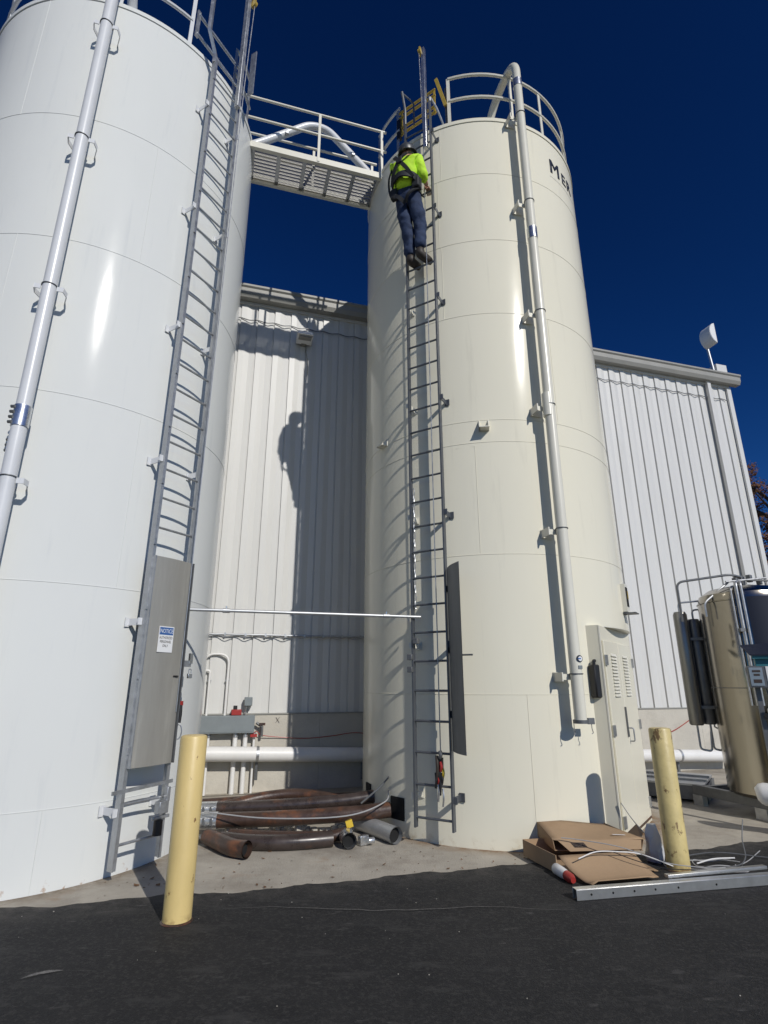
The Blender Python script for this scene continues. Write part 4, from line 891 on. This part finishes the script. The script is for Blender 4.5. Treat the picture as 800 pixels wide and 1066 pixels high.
# two slim column vessels hung left of the tank
for ang, d, r, z0, z1, m in ((28.0, 9.0, .09, 1.02, 2.54, 'colmetal'), (29.0, 9.1, .085, 1.03, 2.44, 'ladderdark')):
    c = (d*math.sin(R_(ang)), d*math.cos(R_(ang)))
    mb = MB().rings([(0,z1), (r*.8,z1-.01), (r,z1-.05), (r,z0+.02), (r*.85,z0), (0,z0)], c, 24); mb.f = [tuple(reversed(f)) for f in mb.f]
    cv = mb.build('column_vessel', M[m], tank)
    MB().tube(fillet([V(c[0],c[1],z0), V(c[0],c[1],.72), V(c[0]+.12,c[1]-.05,.70), V(c[0]+.14,c[1]-.06,.95)], .04), .014, 8).build('drain_pipe', M['galv'], cv)
    MB().tube(fillet([V(c[0],c[1],z1-.02), V(c[0],c[1],z1+.12), V(c[0]+.3,c[1]-.1,z1+.14)], .05), .013, 8).build('top_pipe', M['galv'], cv)
    for z in (1.25, 2.15): MB().box(V(c[0]+.12, c[1]-.06, z), (.12,.02,.02), (V(.93,-.36,0), V(.36,.93,0), V(0,0,1))).build('strut', M['galvdark'], cv)
MB().tube([V(4.45,7.93,1.3), V(4.45,7.93,1.0), V(4.55,7.75,.9)], .012, 8).build('drain_pipe', M['galv'], tank)
# skid frame
sk0, sk1 = V(4.22,8.25,0), V(4.75,6.75,0); sdv = (sk1-sk0).normalized(); sn = V(-sdv.y, sdv.x, 0); sn = sn if sn.x > 0 else -sn
for k in (0, 1.1): MB().box((sk0+sk1)/2 + sn*k + V(0,0,.19), ((sk1-sk0).length/2, .04, .06), (sdv, sn, V(0,0,1))).build('skid_beam', M['galvdark'], tank, bevel=.004)
for t in (.06, .42, .80, .97):
    MB().box(sk0.lerp(sk1, t) + sn*.55 + V(0,0,.185), (.035, .50, .05), (sdv, sn, V(0,0,1))).build('cross_beam', M['galvdark'], tank)
for t in (.04, .60, .97):
    for k in (0, 1.1): MB().box(sk0.lerp(sk1, t) + sn*k + V(0,0,.065), (.075, .042, .064), (sdv, sn, V(0,0,1))).build('leg', M['galv'], tank)
pf = empty('steel_platform', (4.1,8.75,0), 'low steel platform plate on the pad left of the tank skid', 'platform')
f0, f1 = V(3.2,9.05,0), V(4.36,8.26,0); fd = (f1-f0).normalized(); fn = V(-fd.y, fd.x, 0)
MB().box((f0+f1)/2 + fn*.55 + V(0,0,.225), ((f1-f0).length/2, .55, .012), (fd, fn, V(0,0,1))).build('deck_plate', M['galv'], pf)
for k in (.02, 1.08): MB().box((f0+f1)/2 + fn*k + V(0,0,.125), ((f1-f0).length/2-.01, .012, .086), (fd, fn, V(0,0,1))).build('side_channel', M['galvdark'], pf)
for k in (.35, .75): MB().box((f0+f1)/2 + fn*k + V(0,0,.25), ((f1-f0).length/2, .03, .012), (fd, fn, V(0,0,1))).build('deck_rib', M['galv'], pf)
for t in (.0, 1.0): MB().box(f0.lerp(f1, t) + fn*.55 + V(0,0,.10), (.02, .53, .095), (fd, fn, V(0,0,1))).build('end_channel', M['galvdark'], pf)
# white jacketed pipe end
wpo = MB().tube([(4.08,6.68,.40), (4.11,6.66,.405), (4.14,6.63,.405), (4.9,6.1,.40)], [.06,.10,.115,.115], 20).build('insulated_pipe', M['pvc']); tag(wpo, 'blunt white jacketed pipe end at the right edge near the skid', 'pipe')
MB().tube([(4.3,6.52,.33), (4.3,6.52,.0)], .025, 8).build('pipe_stand', M['galvdark'], wpo)
# meter on a post with a hooded display
mt = empty('meter_stand', (4.38,6.62,0), 'white control meter with hooded dark display on a post before the tank', 'meter')
bx, by = V(.90,-.436,0), V(-.436,-.90,0)
MB().box((4.33,6.70,.80), (.025,.025,.80), (bx, by, V(0,0,1))).build('post', M['galvdark'], mt)
for k in (.06, .10, .14): MB().tube(smooth_path([(4.33+k,6.66-k*.3,1.5), (4.35+k,6.64-k*.3,1.25), (4.34+k,6.66-k*.3,.9)], 5), .012, 8).build('hose_lead', M['galvdark'], mt)
mbx = MB().box(V(4.36,6.60,1.63), (.15,.07,.12), (bx, by, V(0,0,1))).build('meter_case', M['galvdark'], mt, bevel=.006)
MB().box(V(4.36,6.60,1.63) + by*.074 - bx*.075, (.065,.003,.10), (bx, by, V(0,0,1))).build('meter_face', M['alu'], mbx)
MB().box(V(4.36,6.60,1.63) + by*.074 + bx*.085, (.06,.003,.112), (bx, by, V(0,0,1))).build('meter_face', M['white_pl'], mbx)
for dz, hx in ((.06,.04), (.02,.03), (-.05,.04)): MB().box(V(4.36,6.60,1.63) + by*.079 - bx*.072 + V(0,0,dz), (hx,.001,.012 if dz > 0 else .02), (bx, by, V(0,0,1))).build('meter_readout', M['ink'], mbx)
for dz in (.05, .0, -.04): MB().tube([V(4.36,6.60,1.63) + by*.079 + bx*(.07+dz*.3) + V(0,0,dz+.01*j) + bx*(.012*math.sin(j*1.9)) for j in range(4)], .0035, 5).build('meter_scribble', M['ink'], mbx)
hood = MB().prism([V(4.36,6.60,1.98) - bx*.16 - by*.12, V(4.36,6.60,2.0) + bx*.2 - by*.12, V(4.36,6.60,1.86) + bx*.2 + by*.14, V(4.36,6.60,1.86) - bx*.11 + by*.14], V(0,0,.015)).build('display_hood', M['navy'], mt, smooth=False)
MB().box(V(4.36,6.60,1.845) + bx*.06 + by*.10, (.15,.02,.018), (bx, by, V(0,0,1))).build('display_rim', M['teal'], mt)
MB().box(V(4.36,6.60,1.79) + bx*.06 + by*.03, (.12,.04,.045), (bx, by, V(0,0,1))).build('display_body', M['teal'], mt)
for p, h, m in (((4.40,6.58,1.26),(.07,.02,.025),'alu'), ((4.34,6.60,1.20),(.04,.03,.03),'black'), ((4.42,6.57,1.16),(.05,.02,.02),'black'), ((4.46,6.55,1.22),(.06,.03,.02),'pvc')):
    MB().box(p, h, (bx, by, V(0,0,1))).build('valve_handle', M[m], mt, bevel=.006)

TX = 17.0
# ------------------------------------------------------------------ autumn tree behind the building corner
tr = empty('tree', (TX,22.5,0), 'dark autumn tree showing behind the right end of the warehouse', 'tree')
tk = MB().tube([(TX,22.5,0), (TX-.05,22.5,2), (TX+.1,22.4,4.5), (TX-.1,22.6,9.5)], [.32,.25,.18,.06], 10)
limbs = []
for k in range(26):
    a = random.uniform(0, 6.28); z = random.uniform(3.5, 9.3); r = random.uniform(1.3, 3.0)
    p0 = V(TX,22.5,z); p2 = p0 + V(r*math.cos(a), r*math.sin(a), random.uniform(.8,2.2)); p1 = p0.lerp(p2,.5) + V(0,0,.3)
    tk.tube([p0,p1,p2], [.09,.05,.015], 6); limbs.append((p1,p2))
tk.build('trunk', M['bark'], tr)
lf = MB()
for k in range(300):
    a, b = random.choice(limbs); c = a.lerp(b, random.uniform(.3,1.1)) + V(random.gauss(0,.45), random.gauss(0,.45), random.gauss(0,.5)); rr = random.uniform(.3,.75)
    for j in range(110):
        d = V(random.gauss(0,1), random.gauss(0,1), random.gauss(0,.8)).normalized()*rr*random.uniform(.3,1)
        u = V(random.uniform(-1,1), random.uniform(-1,1), random.uniform(-1,1)).normalized(); v = u.orthogonal().normalized(); s = random.uniform(.04,.09); p = c + d
        lf.quad(p - u*s, p - v*s*.6, p + u*s, p + v*s*.6)
lf.build('crown', M['autumn'], tr, smooth=False)

# ------------------------------------------------------------------ the climber
LCN = V(.505, 6.155, 0)
def Q(t, d, z): return LCN + eR*(t - .035) + nR*(d - .07) + V(0,0,z)
man = empty('person', Q(0,.25,6.95), 'person in yellow high-visibility shirt, jeans and harness climbing the cream silo ladder', 'person')
def skin_mesh(name, verts, edges, radii, m, parent, root=0, sub=2):
    me = bpy.data.meshes.new(name); org = WL[man.name]
    me.from_pydata([tuple(V(v)-org) for v in verts], edges, []); me.materials.append(m)
    o = bpy.data.objects.new(name, me); col.objects.link(o); WL[o.name] = org.copy()
    o.parent = parent; o.location = (0,0,0)
    md = o.modifiers.new('skin', 'SKIN'); md.use_smooth_shade = True
    for i, r in enumerate(radii):
        sv = me.skin_vertices[0].data[i]; sv.radius = r if isinstance(r, tuple) else (r, r); sv.use_root = (i == root)
    ss = o.modifiers.new('sub', 'SUBSURF'); ss.levels = sub; ss.render_levels = sub
    return o
J = dict(pel=Q(-.03,.30,7.98), chest=Q(.0,.41,8.36), neck=Q(-.01,.36,8.60), head=Q(-.03,.30,8.76), crown=Q(-.03,.28,8.86),
    shL=Q(-.18,.38,8.54), elL=Q(-.25,.20,8.36), haL=Q(-.17,.04,8.50), shR=Q(.16,.36,8.47), elR=Q(.22,.32,8.23), haR=Q(.19,.14,8.23),
    hipL=Q(-.12,.29,7.94), knL=Q(-.08,.22,7.50), anL=Q(-.08,.15,7.08), hipR=Q(.06,.28,7.92), knR=Q(.10,.17,7.52), anR=Q(.07,.16,7.13))
names = ['pel','chest','neck','head','crown','shL','elL','haL','shR','elR','haR','hipL','knL','anL','hipR','knR','anR']
edges = [(0,1),(1,2),(2,3),(3,4),(1,5),(5,6),(6,7),(1,8),(8,9),(9,10),(0,11),(11,12),(12,13),(0,14),(14,15),(15,16)]
radii = [(.13,.10),(.15,.11),.055,.085,.06,.06,.045,.03,.06,.045,.03,.09,.06,.04,.09,.06,.04]
skin_mesh('body', [J[k] for k in names], edges, radii, M['skin'], man)
# shirt, jeans: looser skins over the same joints
skin_mesh('shirt', [Q(-.02,.33,8.03), Q(-.01,.39,8.18), Q(.0,.42,8.34), Q(-.01,.40,8.50), Q(-.01,.37,8.58), J['shL'], J['elL'], J['haL'].lerp(J['elL'],.3), J['shR'], J['elR'], J['haR'].lerp(J['elR'],.3)],
    [(0,1),(1,2),(2,3),(3,4),(3,5),(5,6),(6,7),(3,8),(8,9),(9,10)], [(.165,.14),(.18,.145),(.19,.15),(.165,.13),.075,.10,.078,.06,.105,.080,.062], M['hivis'], man)
skin_mesh('jeans', [Q(-.02,.34,8.14), J['pel'], J['hipL'], J['hipL'].lerp(J['knL'],.5) + nR*.02, J['knL'] + nR*.01, J['anL'].lerp(J['knL'],.5), J['anL'] + V(0,0,.03), J['hipR'], J['hipR'].lerp(J['knR'],.5) + nR*.02, J['knR'] + nR*.01, J['anR'].lerp(J['knR'],.5) + nR*.02, J['anR'] + V(0,0,.03)],
    [(0,1),(1,2),(2,3),(3,4),(4,5),(5,6),(1,7),(7,8),(8,9),(9,10),(10,11)], [(.155,.13),(.175,.15),.125,.108,.090,.088,.082,.125,.110,.092,.090,.084], M['denim'], man)
for n_ in ('shirt', 'jeans'):
    o_ = bpy.data.objects[n_]; tx = bpy.data.textures.new(n_ + '_folds', 'CLOUDS'); tx.noise_scale = .11; tx.noise_depth = 3
    o_.modifiers.new('sub2', 'SUBSURF').render_levels = 1
    dm = o_.modifiers.new('folds', 'DISPLACE'); dm.texture = tx; dm.strength = .045; dm.mid_level = .5; dm.texture_coords = 'LOCAL'
# hands: palm plus five fingers each, closed towards the rung
for s, h, e_ in ((1, J['haR'], J['elR']), (-1, J['haL'], J['elL'])):
    d = (h - e_).normalized(); side = d.cross(V(0,0,1)).normalized(); upv = side.cross(d).normalized()
    V_ = [h - d*.01, h + d*.05, h + d*.085]; E_ = [(0,1),(1,2)]; Rd = [.026,(.034,.020),(.034,.018)]
    for k in range(4):
        b = h + d*.085 + side*(-.030 + .020*k); L1 = (.036,.042,.040,.032)[k]; i = len(V_)
        V_ += [b, b + d*L1 - upv*.008, b + d*(L1+.012) - upv*.034, b + d*(L1-.012) - upv*.048]; Rd += [.010,.0095,.009,.008]; E_ += [(2,i),(i,i+1),(i+1,i+2),(i+2,i+3)]
    i = len(V_); tb = h + d*.03 - side*(.036*s); V_ += [tb, tb - side*(.022*s) + d*.028 - upv*.012, tb - side*(.012*s) + d*.055 - upv*.034]; Rd += [.012,.011,.009]; E_ += [(0,i),(i,i+1),(i+1,i+2)]
    skin_mesh('hand', V_, E_, Rd, M['skin'], man, sub=1)
# boots on the rungs
for an, t_, zr in ((J['anL'], -.06, 6.972), (J['anR'], .12, 6.972)):
    heel = an + nR*.03 - V(0,0,.045); toe = Q(t_ + .05, -.02, zr + .055)
    skin_mesh('boot', [an + V(0,0,.06), an, heel, heel.lerp(toe,.55), toe], [(0,1),(1,2),(2,3),(3,4)], [.07,.068,.066,(.066,.055),(.056,.046)], M['boot'], man, sub=1)
# helmet: dome with brim and button
hc_ = Q(-.03,.29,8.80)
hb = MB(); tilt = Matrix.Rotation(R_(18), 3, eR)
def hp3(a, r, z): return hc_ + tilt @ (eR*(r*math.cos(a)) + nR*(r*1.15*math.sin(a)) + V(0,0,z))
prof = [(.135,-.01),(.122,0),(.120,.04),(.105,.085),(.07,.118),(.02,.130)]
for r, z in prof:
    for j in range(20): hb.v.append(hp3(2*math.pi*j/20, r, z))
for k in range(5):
    for j in range(20): a = k*20+j; b = k*20+(j+1) % 20; hb.f.append((a,b,b+20,a+20))
hb.f.append(tuple(100+j for j in range(20)))
hel = hb.build('helmet', M['helmet'], man); hel.modifiers.new('s','SOLIDIFY').thickness = .004
MB().tube([hc_ + nR*.11 + V(0,0,-.05), hc_ + nR*.125 + V(0,0,-.02)], .035, 8).build('hair', M['boot'], man)
# harness: webbing straps hugging the back, waist belt, leg loops, D-ring
def strap(pts, w_, th, out, name='harness_strap'):
    P = smooth_path(pts, 6); mb = MB(); out = V(out)
    i0 = 0
    for k, p in enumerate(P):
        t = (P[min(k+1,len(P)-1)] - P[max(k-1,0)]).normalized(); s = t.cross(out).normalized(); o2 = s.cross(t).normalized()
        mb.v += [p - s*w_/2, p + s*w_/2, p + s*w_/2 + o2*th, p - s*w_/2 + o2*th]
    for k in range(len(P)-1):
        a = 4*k
        for j in range(4): mb.f.append((a+j, a+(j+1)%4, a+4+(j+1)%4, a+4+j))
    return mb.build(name, M['strap'], man)
strap([Q(-.14,.44,8.60), Q(-.09,.555,8.48), Q(.0,.585,8.34), Q(.09,.56,8.20), Q(.15,.49,8.08)], .05, .016, nR)
strap([Q(.12,.44,8.56), Q(.08,.55,8.46), Q(.0,.59,8.35), Q(-.10,.565,8.20), Q(-.17,.48,8.09)], .05, .016, nR)
strap([Q(-.20,.34,8.12), Q(-.16,.48,8.13), Q(-.01,.555,8.14), Q(.13,.49,8.12), Q(.18,.34,8.10)], .085, .022, nR, 'harness_belt')
strap([Q(-.21,.34,8.02), Q(-.17,.44,7.94), Q(-.08,.475,7.86), Q(-.02,.40,7.80)], .05, .016, nR)
strap([Q(.17,.34,8.0), Q(.13,.43,7.92), Q(.06,.46,7.85), Q(.0,.40,7.80)], .05, .016, nR)
MB().box(Q(0,.605,8.345), (.045,.012,.05), (eR, nR, V(0,0,1))).build('back_pad', M['strap'], man, bevel=.01)
MB().box(Q(.15,.38,8.06), (.055,.06,.09), (eR, nR, V(0,0,1))).build('tool_pouch', M['strap'], man, bevel=.02)
MB().box(Q(-.17,.43,7.99), (.05,.04,.085), (eR, nR, V(0,0,1))).build('tool_pouch', M['strap'], man, bevel=.02)
MB().tube(smooth_path([Q(-.17,.48,8.42), Q(-.235,.47,8.25), Q(-.24,.44,8.05), Q(-.2,.42,7.92)], 6), .014, 6).build('lanyard', M['strap'], man)
MB().tube(smooth_path([Q(.12,.36,8.1), Q(.15,.25,8.0), Q(.13,.1,8.1), Q(.12,.06,8.2)], 6), .012, 6).build('lanyard', M['strap'], man)
